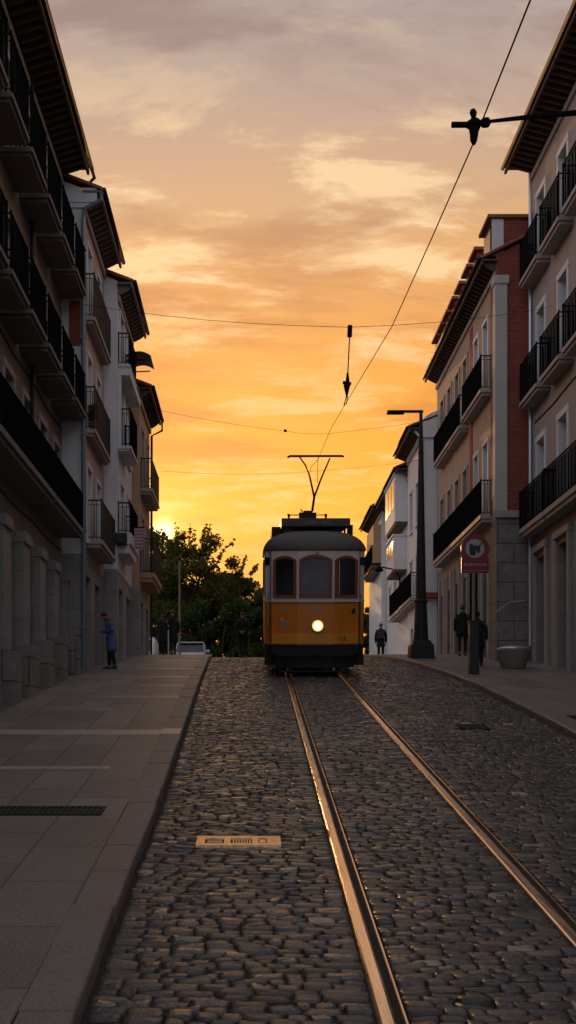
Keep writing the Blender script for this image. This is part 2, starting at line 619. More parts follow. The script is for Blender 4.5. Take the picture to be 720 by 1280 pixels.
def build_road():
    vs, fs, mi = [], [], []
    Y = ys(-6, 52, 0.5)
    n = 0
    for y in Y:
        for x in (interp(KL, y) - 0.02, interp(KR, y) + 0.02):
            vs.append((x, y, G(y) - 0.018))
    for j in range(len(Y) - 1):
        q = j * 2
        fs.append((q, q + 1, q + 3, q + 2)); mi.append(1)
    V = [np.array(vs)]
    cx, cy, hx, hy = [], [], [], []
    y = 1.5
    while y < 51:
        pitch = random.uniform(0.085, 0.108)
        yc = y + pitch / 2
        rl, rr = railx(yc, -1), railx(yc, 1)
        bands = [(interp(KL, yc) + 0.03, rl - 0.074), (rl + 0.112, rr - 0.074), (rr + 0.112, interp(KR, yc) - 0.03)]
        for a, b in bands:
            x = a
            while x < b - 0.05:
                w = random.choice((random.uniform(0.09, 0.17), random.uniform(.15, .25), random.uniform(.15, .25)))
                if b - x - w < 0.09:
                    w = b - x
                cx.append(x + w / 2); cy.append(yc + 0.016 * math.sin(x * 1.3 + y * 0.35) + random.uniform(-.006, .006))
                hx.append(w / 2 - random.uniform(.002, .007)); hy.append(pitch / 2 - random.uniform(.002, .007))
                x += w
        y += pitch
    cx, cy, hx, hy = map(np.array, (cx, cy, hx, hy))
    # leave out the setts under plates and grates
    keep = ~((cx > -0.56) & (cx < 0.30) & (cy > 10.28) & (cy < 10.76))
    keep &= ~((cx > 3.52) & (cx < 4.06) & (cy > 18.8) & (cy < 19.5))
    cx, cy, hx, hy = cx[keep], cy[keep], hx[keep], hy[keep]
    N = len(cx)
    K = 12
    th = np.arange(K) / K * 2 * np.pi + 0.2
    e = 0.34
    ux = np.sign(np.cos(th)) * np.abs(np.cos(th)) ** e
    uy = np.sign(np.sin(th)) * np.abs(np.sin(th)) ** e
    gz = np.array([G(q) for q in cy])
    lift = rng.normal(0, 0.006, N)
    tx = rng.normal(0, 0.05, N); ty = rng.normal(0, 0.075, N)
    wob = 1 + rng.normal(0, 0.05, (N, K))
    slope = np.where(cy < 36, S0, S0 * np.exp(-(cy - 36) / TAU))
    allv = []
    for sc, h in ((1.0, -0.060), (1.0, -0.009), (0.95, -0.001), (0.60, 0.000)):
        X = ux[None, :] * hx[:, None] * sc * wob
        Yy = uy[None, :] * hy[:, None] * sc * wob
        Z = h + lift[:, None] + X * tx[:, None] + Yy * (ty + slope)[:, None] + gz[:, None]
        if h > -0.02:
            Z = Z + rng.normal(0, 0.0022, Z.shape)
        allv.append(np.stack([X + cx[:, None], Yy + cy[:, None], Z], -1))
    cen = np.stack([cx, cy, gz + lift + 0.003 + rng.normal(0, 0.0015, N)], -1)[:, None, :]
    blk = np.concatenate(allv + [cen], 1)         # N, 4K+1, 3
    per = 4 * K + 1
    base = len(vs)
    V.append(blk.reshape(-1, 3))
    off = (base + np.arange(N) * per)
    quads = []
    for r in range(3):
        for k in range(K):
            a = r * K + k; b = r * K + (k + 1) % K
            quads.append((a, b, b + K, a + K))
    quads = np.array(quads)
    tris = np.array([(3 * K + k, 3 * K + (k + 1) % K, 4 * K) for k in range(K)])
    Q = (quads[None] + off[:, None, None]).reshape(-1, 4)
    T = (tris[None] + off[:, None, None]).reshape(-1, 3)
    verts = np.concatenate(V)
    me = bpy.data.meshes.new('cobbled_road')
    nb = len(fs)
    loops = np.concatenate([np.array(fs).reshape(-1), Q.reshape(-1), T.reshape(-1)]).astype(np.int32)
    tot = np.concatenate([np.full(nb + len(Q), 4), np.full(len(T), 3)]).astype(np.int32)
    start = np.concatenate([[0], np.cumsum(tot)[:-1]]).astype(np.int32)
    me.vertices.add(len(verts)); me.vertices.foreach_set('co', verts.astype(np.float32).reshape(-1))
    me.loops.add(len(loops)); me.loops.foreach_set('vertex_index', loops)
    me.polygons.add(len(tot)); me.polygons.foreach_set('loop_start', start); me.polygons.foreach_set('loop_total', tot)
    mi = np.zeros(len(tot), np.int32); mi[:nb] = 1
    me.materials.append(M_COBBLE); me.materials.append(M_JOINT)
    me.polygons.foreach_set('material_index', mi)
    me.update(); me.validate()
    me.shade_smooth()
    print('setts', N)
    return tag(link('cobbled_road', me), kind='structure')


build_road()

XL, XR = -5.6, 9.4
tag(sheet('pavement_left', lambda y: XL - 6, lambda y: interp(KL, y) - 0.30, -6, 56, KH, M_SLAB, 0.5, 1, 'r'), kind='structure')
tag(sheet('pavement_right', lambda y: interp(KR, y) + 0.30, lambda y: XR + 6, -6, 56, KH, M_SLAB, 0.5, 1, 'l'), kind='structure')


def kerb(name, pts, sgn):
    """row of kerb stones, sgn is the side the pavement is on"""
    mb = MB()
    y = -6.0
    while y < 54:
        L = random.uniform(0.85, 1.1)
        y1 = y + L - 0.008
        rings = []
        dj = random.uniform(-.008, .006); jx = random.uniform(-.008, .008)
        for yy in ys(y, y1, 0.5):
            x = interp(pts, yy) + jx
            g = G(yy)
            pr = [(0.0, -0.10), (0.0, KH - 0.025), (0.008, KH - 0.007), (0.025, KH + 0.004), (0.298, KH + 0.004), (0.298, -0.1)]
            rings.append([(x + sgn * a, yy, g + b + dj) for a, b in pr])
        mb.rings(rings)
        y += L
    return tag(mb.build(name, M_KERB), kind='structure')


kerb('kerb_left', KL, -1)
kerb('kerb_right', KR, 1)

# bands of warm light on the left pavement, painted as paler slabs
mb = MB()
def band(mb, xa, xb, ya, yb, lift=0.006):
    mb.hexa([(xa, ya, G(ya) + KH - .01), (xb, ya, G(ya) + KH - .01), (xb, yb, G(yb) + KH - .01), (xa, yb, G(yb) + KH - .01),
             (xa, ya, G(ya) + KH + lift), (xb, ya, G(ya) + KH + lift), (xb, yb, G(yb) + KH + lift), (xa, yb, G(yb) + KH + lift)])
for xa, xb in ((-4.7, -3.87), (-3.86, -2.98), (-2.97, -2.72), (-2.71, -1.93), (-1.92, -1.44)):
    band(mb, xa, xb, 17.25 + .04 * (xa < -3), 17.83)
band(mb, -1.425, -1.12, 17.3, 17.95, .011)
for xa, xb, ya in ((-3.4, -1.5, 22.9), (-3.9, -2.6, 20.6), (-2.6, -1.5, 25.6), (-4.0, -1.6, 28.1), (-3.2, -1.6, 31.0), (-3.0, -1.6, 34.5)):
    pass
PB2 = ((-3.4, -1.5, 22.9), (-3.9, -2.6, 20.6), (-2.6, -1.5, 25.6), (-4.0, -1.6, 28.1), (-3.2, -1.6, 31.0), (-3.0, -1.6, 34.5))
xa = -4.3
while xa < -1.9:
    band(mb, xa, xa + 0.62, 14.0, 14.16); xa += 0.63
tag(mb.build('painted_light_band', M_PAINTED_LIGHT), kind='structure')
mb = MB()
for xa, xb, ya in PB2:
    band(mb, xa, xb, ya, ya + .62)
tag(mb.build('painted_light_slabs', mat('painted_light_slab', (0.30, 0.245, 0.21), 0.45, var=.4, speck=.5, bump=.3, bdist=.005)), kind='structure')  # warm light streaks near the crest, put into the slab colour


def rail(side, label):
    mb = MB()
    Y = ys(-6, 52, 0.5)
    def ring(pr):
        rs = []
        for y in Y:
            x = railx(y, side); g = G(y)
            rs.append([(x + a, y, g + b) for a, b in pr])
        return rs
    # groove lies on the inner side (towards +x for the left rail, -x for the right one)
    s = 1
    head = [(-0.066, -0.06), (-0.064, -0.012), (-0.056, -0.002), (-0.044, 0.005), (0.018, 0.006), (0.030, 0.002), (0.037, -0.008), (0.040, -0.06)]
    lip = [(0.084, -0.06), (0.085, -0.006), (0.090, 0.000), (0.100, 0.000), (0.105, -0.006), (0.106, -0.06)]
    groove = [(0.038, -0.07), (0.038, -0.038), (0.087, -0.038), (0.087, -0.07)]
    mb.rings(ring([(s * a, b) for a, b in head]))
    mb.rings(ring([(s * a, b) for a, b in lip]))
    mb.cur = 1
    mb.rings(ring([(s * a, b) for a, b in groove]))
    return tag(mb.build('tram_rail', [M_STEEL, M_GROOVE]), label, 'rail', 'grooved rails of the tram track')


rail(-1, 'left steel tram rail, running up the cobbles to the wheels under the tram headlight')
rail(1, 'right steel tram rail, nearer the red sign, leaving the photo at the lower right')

# ---------------------------------------------------------------- buildings
def openings_facade(mb, fx, u0, u1, z0, z1, ops, depth, back=True):
    """fx(w,u,z) -> point; ops: (ua,ub,za,zb) holes with reveals"""
    U = sorted(set([u0, u1] + [q for o_ in ops for q in o_[:2] if u0 < q < u1]))
    Z = sorted(set([z0, z1] + [q for o_ in ops for q in o_[2:4] if z0 < q < z1]))
    for a, b in zip(U, U[1:]):
        for c, d in zip(Z, Z[1:]):
            mu, mz = (a + b) / 2, (c + d) / 2
            if any(o_[0] < mu < o_[1] and o_[2] < mz < o_[3] for o_ in ops):
                continue
            mb.quad(fx(0, a, c), fx(0, b, c), fx(0, b, d), fx(0, a, d))
    for a, b, c, d in [o_[:4] for o_ in ops]:
        if a >= u1 or b <= u0 or c >= z1 or d <= z0: continue
        c = max(c, z0); d = min(d, z1)
        mb.quad(fx(0, a, c), fx(0, a, d), fx(-depth, a, d), fx(-depth, a, c))
        mb.quad(fx(0, b, c), fx(0, b, d), fx(-depth, b, d), fx(-depth, b, c))
        mb.quad(fx(0, a, d), fx(0, b, d), fx(-depth, b, d), fx(-depth, a, d))
        mb.quad(fx(0, a, c), fx(0, b, c), fx(-depth, b, c), fx(-depth, a, c))
        if back:
            mb.quad(fx(-depth, a, c), fx(-depth, b, c), fx(-depth, b, d), fx(-depth, a, d))


def railing_geo(mb, path, z0, h, spacing=0.10, r=0.009, belly=False):
    """path: list of (x,y); balusters between a bottom and a top rail"""
    for (xa, ya), (xb, yb) in zip(path, path[1:]):
        L = math.hypot(xb - xa, yb - ya)
        n = max(1, int(L / spacing))
        dx, dy = (xb - xa) / L, (yb - ya) / L
        for zz, rr in ((z0 + h, 0.022), (z0 + 0.07, 0.013), (z0 + h - 0.12, 0.009)):
            mb.tube([(xa, ya, zz), (xb, yb, zz)], rr, 4)
        for i in range(n + 1):
            x = xa + (xb - xa) * i / n; y = ya + (yb - ya) * i / n
            mb.box(x - r, x + r, y - r, y + r, z0 + 0.02, z0 + h)
            if i < n and spacing < 0.14 and i % 3 == 1:
                # scrolled ring between balusters
                x2 = x + dx * L / n / 2; y2 = y + dy * L / n / 2
                mb.box(x2 - r, x2 + r, y2 - r, y2 + r, z0 + 0.06, z0 + h - .12)
    for x, y in path:
        mb.box(x - 0.018, x + 0.018, y - 0.018, y + 0.018, z0, z0 + h + 0.05)


class Building:
    def __init__(self, name, label, n, xf, y0, y1, zb, zg, ze, wallm, groundm, ov=0.6, rise=0.38, depth=8.0, roofm=None,
                 cat='building', eavem=None, upper_ops=(), ground_ops=(), rd=0.2, end_wallm=None, group=None):
        """n: +1 when the street lies towards +x. zb foot, zg top of ground storey, ze eave"""
        self.n, self.xf, self.y0, self.y1, self.zb, self.zg, self.ze = n, xf, y0, y1, zb, zg, ze
        self.ov = ov
        self.r = root(name, (xf - n * depth / 2, (y0 + y1) / 2, zb), label, cat, group)
        fx = self.fx
        self.zw = ze + ov * rise - 0.05
        # upper wall and its gable ends
        mb = MB()
        openings_facade(mb, fx, y0, y1, zg, ze - 0.02, list(upper_ops), rd)
        zr = ze + (depth / 2 + ov) * rise - 0.06
        for y in (y0, y1):
            prof = [(0, zg), (0, self.zw - 0.06), (-depth / 2, zr), (-depth, self.zw - 0.06), (-depth, zg)]
            if end_wallm and y == y0: mb.cur = 1
            mb.poly([fx(w, y, z) for w, z in prof])
            mb.cur = 0
        mb.quad(fx(-depth, y0, zg), fx(-depth, y1, zg), fx(-depth, y1, self.zw), fx(-depth, y0, self.zw))
        mb.quad(fx(0, y0, ze - .02), fx(0, y1, ze - .02), fx(0, y1, self.zw - .06), fx(0, y0, self.zw - .06))
        self.wall = mb.build('wall', [wallm] + ([end_wallm] if end_wallm else []), self.r)
        # ground storey
        mb = MB()
        openings_facade(mb, fx, y0, y1, zb, zg - 0.002, list(ground_ops), rd + 0.15)
        for y in (y0, y1):
            mb.quad(fx(0, y, zb), fx(0, y, zg - .002), fx(-depth, y, zg - .002), fx(-depth, y, zb))
        mb.quad(fx(-depth, y0, zb), fx(-depth, y1, zb), fx(-depth, y1, zg), fx(-depth, y0, zg))
        self.gwall = mb.build('ground_storey', groundm, self.r)
        # roof of barrel tiles
        mb = MB()
        roofm = roofm or M_TILE
        pts = []
        y = y0 - 0.12
        k = 0
        while y <= y1 + 0.121:
            h = 0.045 * abs(math.sin(k * math.pi / 4))
            pts.append((y, h)); y += 0.055; k += 1
        for (wa, za, wb, zb_) in ((ov, ze, -depth / 2, ze + (depth / 2 + ov) * rise), (-depth - ov, ze, -depth / 2, ze + (depth / 2 + ov) * rise)):
            top = [[fx(wa, yy, za + h + 0.07) for yy, h in pts], [fx(wb, yy, zb_ + h + 0.07) for yy, h in pts]]
            mb.rings(top, False, False, False)
            mb.rings([[fx(wa, yy, za + h + 0.07) for yy, h in pts], [fx(wa, yy, za) for yy, h in pts]], False, False, False)
            for ye in (pts[0][0], pts[-1][0]):
                mb.quad(fx(wa, ye, za), fx(wb, ye, zb_), fx(wb, ye, zb_ + .07), fx(wa, ye, za + .07))
            mb.quad(fx(wa, pts[0][0], za), fx(wa, pts[-1][0], za), fx(wb, pts[-1][0], zb_), fx(wb, pts[0][0], zb_))
        self.roof = mb.build('roof', roofm, self.r)
        # boarded eave with rafter tails
        mb = MB()
        b = MB.box
        x0, x1 = xf + n * 0.004, xf + n * (ov - 0.03)
        mb.box(x0, x1, y0 - 0.1, y1 + 0.1, ze - 0.05, ze - 0.006)
        mb.box(xf + n * (ov - 0.07), xf + n * (ov - 0.005), y0 - 0.11, y1 + 0.11, ze - 0.17, ze - 0.052)
        y = y0 + 0.05
        while y < y1:
            p = [(0.004, -0.30), (0.004, -0.055), (ov - 0.09, -0.055), (ov - 0.09, -0.13), (ov * 0.6, -0.2), (0.1, -0.30)]
            mb.rings([[fx(w, yy, ze + z) for w, z in p] for yy in (y, y + 0.09)])
            y += 0.30
        self.eave = mb.build('eave', eavem or M_EAVE, self.r)
        # gutter
        mb = MB()
        mb.tube([fx(ov + 0.05, y0 - 0.12, ze + 0.0), fx(ov + 0.05, y1 + 0.12, ze + 0.0)], 0.06, 8)
        mb.build('gutter', M_DKIRON, self.r, smooth=True)
        # cornice under the eave
        mb = MB()
        mb.box(xf + n * 0.005, xf + n * 0.07, y0 + .003, y1 - .003, ze - 0.52, ze - 0.34)
        mb.build('cornice', M_STONE_TRIM, self.r, bevel=0.012)
        self.cache = {}

    def fx(self, w, u, z):
        return (self.xf + self.n * w, u, z)

    def window(self, u, z0, w, h, frame=None, surround=None, d=0.17, sw=0.13, shutter=None, name='window', half_open=None):
        key = (w, h, frame, surround, d, sw, shutter)
        n = self.n
        if key not in self.cache:
            fr = MB()
            B = lambda m, wa, wb, ua, ub, za, zb_: m.box(n * wa, n * wb, ua, ub, za, zb_)
            t = 0.055
            e = 0.004
            B(fr, -d, -d + .06, -w / 2 + e, -w / 2 + t, e, h - e)
            B(fr, -d, -d + .06, w / 2 - t, w / 2 - e, e, h - e)
            B(fr, -d, -d + .06, -w / 2 + t, w / 2 - t, e, t)
            B(fr, -d, -d + .06, -w / 2 + t, w / 2 - t, h - t, h - e)
            B(fr, -d, -d + .055, -.03, .03, t, h - t)
            if h > 1.5:
                B(fr, -d, -d + .05, -w / 2 + t, -.03, h * .72, h * .72 + .045)
                B(fr, -d, -d + .05, .03, w / 2 - t, h * .72, h * .72 + .045)
            pn = MB()
            B(pn, -d + .004, -d + .02, -w / 2 + t, -.03, t, h - t)
            B(pn, -d + .004, -d + .02, .03, w / 2 - t, t, h - t)
            su = None
            if surround:
                su = MB()
                B(su, .002, .045, -w / 2 - sw, -w / 2, -.0, h)
                B(su, .002, .045, w / 2, w / 2 + sw, -.0, h)
                B(su, .002, .055, -w / 2 - sw - .02, w / 2 + sw + .02, h, h + sw + .02)
                B(su, .002, .09, -w / 2 - sw - .03, w / 2 + sw + .03, -.09, 0)
                # lining of the reveal
                B(su, -d + .062, .002, -w / 2 + .003, -w / 2 + .016, .016, h - .016)
                B(su, -d + .062, .002, w / 2 - .016, w / 2 - .003, .016, h - .016)
                B(su, -d + .062, .002, -w / 2 + .003, w / 2 - .003, h - .016, h - .003)
            sh = None
            if shutter:
                sh = MB()
                k = 0.06
                while k < h - .08:
                    B(sh, -d + .065, -d + .09, -w / 2 + .06, -.02, k, k + .045)
                    B(sh, -d + .065, -d + .09, .02, w / 2 - .06, k, k + .045)
                    k += 0.07
                B(sh, -d + .06, -d + .082, -w / 2 + .02, w / 2 - .02, .02, h - .02)
            self.cache[key] = (fr.mesh('window_frame', frame or M_WHITEFR), pn.mesh('pane', M_GLASS),
                               su.mesh('surround', surround) if su else None, sh.mesh('shutter', shutter) if sh else None)
        a, b, c, s = self.cache[key]
        wp = self.fx(0, u, z0)
        o_ = link(name, a, self.r, wp)
        link('pane', b, o_, wp)
        if c: link('surround', c, o_, wp)
        if s: link('shutter', s, o_, wp)
        return o_

    def balcony(self, ua, ub, zbot, dep=0.62, th=0.16, h=1.02, slabm=None, spacing=0.10, brackets=False, rm=None, top=None, rname='railing'):
        fx = self.fx
        mb = MB()
        n, xf = self.n, self.xf
        zt = zbot + th
        mb.box(xf + n * 0.003, xf + n * dep, ua, ub, zbot + th * .45, zt)
        mb.box(xf + n * 0.003, xf + n * (dep - .06), ua + .05, ub - .05, zbot, zbot + th * .45)
        if brackets:
            for u in (ua + .18, ub - .30):
                p = [(0.003, -0.30), (0.003, -0.002), (dep * .8, -0.002), (dep * .78, -0.07), (dep * .35, -.14), (.10, -.30)]
                mb.rings([[fx(w, yy, zbot + z) for w, z in p] for yy in (u, u + .12)])
        b = mb.build('balcony', slabm or M_STONE_TRIM, self.r)
        mb = MB()
        i = 0.035
        railing_geo(mb, [(xf + n * .01, ua + i), (xf + n * (dep - i), ua + i), (xf + n * (dep - i), ub - i), (xf + n * .01, ub - i)], zt, h - th, spacing)
        mb.build(rname, rm or M_IRON, b)
        return b


M_SLABDK = mat('dark_slab_stone', (0.17, 0.15, 0.135), 0.85, var=0.3, stain=0.5)  # darker stone for the balcony slabs of the nearest left house
# ---- left side, nearest: stone arcade below, three rows of balconies
P1 = 1.85
cols1 = [28.25 - P1 * k for k in range(10)]
up, gr = [], []
for u in cols1:
    for z in (5.47, 8.55, 11.75):
        up.append((u - .42, u + .42, z, z + 2.05))
    gr.append((u - .55, u + .55, -3.5, 4.15))
B1 = Building('corner_house', 'tall tan house nearest on the left with stone arcade and three rows of black balconies', 1, -4.95, -6, 29.08, -4.2,
              5.15, 15.0, M_STUCCO_TAN, M_STONE_GREY, ov=0.72, upper_ops=up, ground_ops=gr, roofm=M_TILE_DK)
for i, u in enumerate(cols1):
    for z in (5.47, 8.55, 11.75):
        B1.window(u, z, 0.84, 2.05, frame=M_WHITEFR if (i + int(z)) % 3 else M_BROWNFR, surround=M_STONE_TRIM)
    if i < 8:
        B1.balcony(u - .78, u + .78, 8.36, .66, .16, 1.17, slabm=M_SLABDK)
        B1.balcony(u - .78, u + .78, 11.53, .66, .16, 1.22, slabm=M_SLABDK)
B1.balcony(10.5, 24.6, 5.25, .66, .22, 1.12, slabm=M_SLABDK)
B1.balcony(24.75, 28.6, 5.25, .66, .22, 1.12, slabm=M_SLABDK)
for i, u in enumerate(cols1):
    mb = MB()
    a, b = u + .55 + .02, u + P1 - .55 - .02
    if b > 29.05: b = 29.05
    g = G((a + b) / 2)
    mb.box(-4.947, -4.75, a, b, g - .5, 4.2)
    mb.box(-4.947, -4.70, a - .03, b + .03, 4.2, 4.42)
    B1p = mb.build('pilaster', M_STONE_GREY, B1.r, bevel=0.015)
    mb = MB()
    mb.box(-4.946, -4.55, a - .06, min(b + .06, 29.07), g - .4, g + 1.15)
    mb.build('plinth', M_STONE_ROUGH, B1p, bevel=0.03)
    mb = MB()   # door inside the arch
    for k in range(4):
        mb.box(-5.27, -5.23, u - .5 + k * .25, u - .5 + k * .25 + .235, g - .3, g + 2.6)
    mb.box(-5.275, -5.24, u - .5, u + .5, g + 2.65, 4.0)
    mb.build('door', M_BROWNFR, B1.r)
# cables and a pipe on the facade
for z_, sg_ in ((5.0, .05), (8.15, .09)):
    mb = MB(); mb.tube([(-4.93, 10 + 1.9 * k, z_ - sg_ * (k % 2)) for k in range(11)], .018, 6); mb.build('cable', M_DKIRON, B1.r)
mb = MB(); mb.tube([(-4.86, 24.75, 14.9), (-4.86, 24.75, 5.6)], .05, 8); mb.build('downpipe', M_DKIRON, B1.r)
# curled gutter spout at the far end
mb = MB()
mb.tube([(-4.18, 29.2, 15.0), (-4.12, 29.28, 14.8), (-4.3, 29.3, 14.62), (-4.6, 29.28, 14.7), (-4.85, 29.2, 14.5), (-4.9, 29.2, 14.2)], 0.05, 8)
mb.build('gutter_spout', M_BROWNFR, B1.r, smooth=True)

# ---- left side, second: pink facade with white flank wall and blue downpipe
up = []
gr = []
for u in (30.15, 31.9):
    for z in (5.42, 8.4, 11.3):
        up.append((u - .36, u + .36, z, z + 1.95))
    gr.append((u - .48, u + .48, 0.5, 4.5))
B2 = Building('pink_house', 'narrow pink fronted house with white flank wall and blue grey downpipe', 1, -4.4, 29.1, 33.28, 0.4, 4.95, 14.35,
              M_PINK, M_STONE_GREY, ov=0.52, upper_ops=up, ground_ops=gr, end_wallm=M_WHITE, eavem=mat('grey_eave_wood', (0.2, .17, .15), .8))
for i, u in enumerate((30.15, 31.9)):
    for z in (5.42, 8.4, 11.3):
        B2.window(u, z, 0.72, 1.95, surround=M_WHITE, sw=.1)
    mb = MB()
    mb.box(-4.73, -4.69, u - .46, u + .46, 1.2, 4.45)
    mb.build('door', M_BROWNFR, B2.r)
B2.balcony(29.5, 32.9, 11.1, .27, .16, 1.3, slabm=M_STONE_TRIM, rm=M_DKIRON)
B2.balcony(29.6, 32.8, 8.15, .27, .18, 1.3, slabm=M_STONE_TRIM, rm=M_DKIRON)
B2.balcony(29.7, 32.6, 5.22, .44, .2, 1.25, slabm=M_STONE_TRIM, rm=M_DKIRON)
mb = MB()
mb.box(-4.74, -4.45, 29.06, 29.095, 10.35, 11.5)
for k in range(14):
    mb.box(-4.72, -4.47, 29.045, 29.062, 10.4 + k * .078, 10.45 + k * .078)
mb.build('shutter', M_SHUTTER, B2.r)
mb = MB()
mb.box(-4.9, -4.02, 29.03, 29.097, 14.05, 14.42)
mb.box(-4.9, -4.2, 29.05, 29.096, 13.92, 14.048)
mb.build('cornice_return', M_WHITE, B2.r)
mb = MB()
mb.tube([(-3.88, 29.02, 14.36), (-3.9, 29.02, 14.1), (-4.34, 28.99, 13.85), (-4.36, 28.99, 13.6), (-4.36, 28.99, 2.0)], 0.055, 8)
for z in (3, 5.5, 8, 10.5, 12.8):
    mb.box(-4.43, -4.29, 28.94, 29.09, z, z + .05)
mb.build('downpipe', M_PIPE, B2.r, smooth=False)
mb = MB()
mb.box(-4.948, -4.41, 29.0, 29.096, 1.2, 2.85)
mb.build('plinth', M_STONE_ROUGH, B2.r, bevel=.02)
mb = MB()
mb.tube([(-4.9, 29.08, 11.72), (-4.5, 29.07, 11.8), (-4.42, 28.95, 11.7)], .02, 6)
mb.box(-4.72, -4.55, 29.0, 29.09, 11.75, 11.98)
mb.build('cable_box', M_DKIRON, B2.r)
# potted plant on the middle balcony
def leafcloud(name, parent, clumps, n, size, m, sq=(1, 1, 1)):
    """clumps: list of (centre, radius); many small leaf faces spread through them"""
    ws = np.array([max(r, .01) ** 2.2 for _, r in clumps]); ws /= ws.sum()
    idx = rng.choice(len(clumps), n, p=ws)
    C = np.array([c for c, _ in clumps])[idx]; Rr = np.array([r for _, r in clumps])[idx]
    d = rng.normal(0, 1, (n, 3)); d /= np.linalg.norm(d, axis=1)[:, None]
    rad = rng.random(n) ** 0.6
    P = C + d * (Rr * rad)[:, None] * np.array(sq)
    a = rng.normal(0, 1, (n, 3)); a[:, 2] *= .6
    a /= np.linalg.norm(a, axis=1)[:, None]
    b = np.cross(a, rng.normal(0, 1, (n, 3))); b /= np.linalg.norm(b, axis=1)[:, None]
    s = (size * rng.uniform(.6, 1.4, n))[:, None]
    q = np.stack([P - a * s, P + b * s * .45, P + a * s, P - b * s * .45], 1)
    w = np.array(parent['_w'])
    v = (q - w).reshape(-1, 3)
    f = np.arange(n * 4).reshape(-1, 4)
    me = bpy.data.meshes.new(name)
    me.vertices.add(len(v)); me.vertices.foreach_set('co', v.astype(np.float32).reshape(-1))
    me.loops.add(n * 4); me.loops.foreach_set('vertex_index', f.astype(np.int32).reshape(-1))
    me.polygons.add(n); me.polygons.foreach_set('loop_start', (np.arange(n) * 4).astype(np.int32)); me.polygons.foreach_set('loop_total', np.full(n, 4, np.int32))
    me.materials.append(m)
    me.update()
    return link(name, me, parent, w)


def potted(x, y, z, h, label):
    r_ = root('potted_plant', (x, y, z), label, 'plant')
    mb = MB(); mb.lathe((x, y, z), [(.07, 0), (.1, .17), (.11, .18), (.1, .185)], 12)
    mb.build('pot', M_TILE, r_, smooth=True)
    leafcloud('foliage', r_, [((x, y, z + .18 + h * .4), h * .4), ((x + .05, y, z + .18 + h * .7), h * .25)], 260, .05, M_LEAF2)


potted(-4.27, 29.75, 8.34, .55, 'dark potted plant on the middle balcony of the pink fronted house')

# ---- left side, third: white house with glazed bays
up, gr = [], []
for u in (34.2, 36.2):
    for z in (5.95, 9.0, 11.5):
        up.append((u - .4, u + .4, z, z + (1.9 if z < 11 else 1.5)))
    gr.append((u - .5, u + .5, 0.8, 4.7))
B3 = Building('white_house', 'white house with small balconies and an air conditioning unit, third on the left', 1, -4.0, 33.3, 37.28, 0.4, 5.2, 13.7,
              M_WHITE, M_STONE_GREY, ov=0.48, upper_ops=up, ground_ops=gr, roofm=M_TILE, eavem=mat('grey_eave_wood', (0.2, .17, .15), .8))
for u in (34.2, 36.2):
    for z in (5.95, 9.0, 11.5):
        B3.window(u, z, 0.8, 1.9 if z < 11 else 1.5, frame=M_BROWNFR, surround=M_WHITE, sw=.08)
    mb = MB(); mb.box(-4.33, -4.29, u - .48, u + .48, 1.5, 4.6); mb.build('door', M_BROWNFR, B3.r)
B3.balcony(33.42, 35.4, 11.22, .36, .12, 1.05, slabm=M_WHITE, brackets=False)
B3.balcony(33.4, 35.3, 8.75, .40, .14, 1.25, slabm=M_WHITE, brackets=False)
bb = B3.balcony(33.4, 35.5, 5.7, .40, .6, 1.5, slabm=M_WHITE, brackets=False)
# bay with deep white frame between top and middle balconies
mb = MB()
mb.box(-3.998, -3.64, 33.4, 33.5, 11.0, 11.2)
mb.box(-3.998, -3.64, 33.5, 36.6, 11.0, 11.2)
mb.box(-3.998, -3.9, 33.4, 33.5, 8.9, 11.0)
mb.build('bay_frame', M_WHITE, B3.r)
ac = root('air_conditioner', (-3.85, 33.3, 5.9), 'black air conditioning unit on the white house wall under the balcony', 'air conditioner')
mb = MB(); mb.box(-4.05, -3.72, 33.14, 33.39, 5.92, 6.25); mb.build('casing', M_DKIRON, ac, bevel=.012)
mb = MB(); mb.tube([(-3.88, 33.13, 6.08), (-3.88, 33.10, 6.08)], .12, 16)
mb.build('fan_grille', M_BLACK, ac)
fl = root('hanging_sign', (-3.45, 34.0, 6.3), 'small pink striped sign hanging off the white house balcony', 'sign')
mb = MB()
mb.box(-3.57, -3.29, 33.98, 34.01, 5.9, 6.55)
mb.build('panel', mat('pale_pink_board', (0.5, .36, .36), .7), fl)
mb = MB()
for k in range(6):
    mb.box(-3.565, -3.295, 33.972, 33.979, 5.95 + k * .1, 5.98 + k * .1)
mb.build('stripes', M_SHUTTER, fl)
mb = MB(); mb.box(-3.60, -3.26, 33.975, 34.015, 6.55, 6.59); mb.build('bracket', M_IRON, fl)
# dish-shaped awning at the end of the eave
aw = root('awning', (-3.35, 36.3, 11.9), 'grey curved awning sticking out under the white house eave', 'awning')
mb = MB()
rs = []
for k in range(9):
    t = k / 8
    zz = 12.35 + .22 * math.sin(math.pi * (0.25 + .75 * (1 - t))) - .12 * t
    rs.append([(-4.0 + .78 * t, 35.6, zz - t * .05), (-4.0 + .78 * t, 36.9, zz - t * .05), (-4.0 + .78 * t, 36.9, zz + .02 - t * .05), (-4.0 + .78 * t, 35.6, zz + .02 - t * .05)])
mb.rings(rs)
mb.build('canopy', M_TRAMROOF, aw)
for yy in (35.7, 36.8):
    mb = MB(); mb.tube([(-4.0, yy, 12.22), (-3.35, yy, 12.25)], .02, 6); mb.build('bracket', M_IRON, aw)

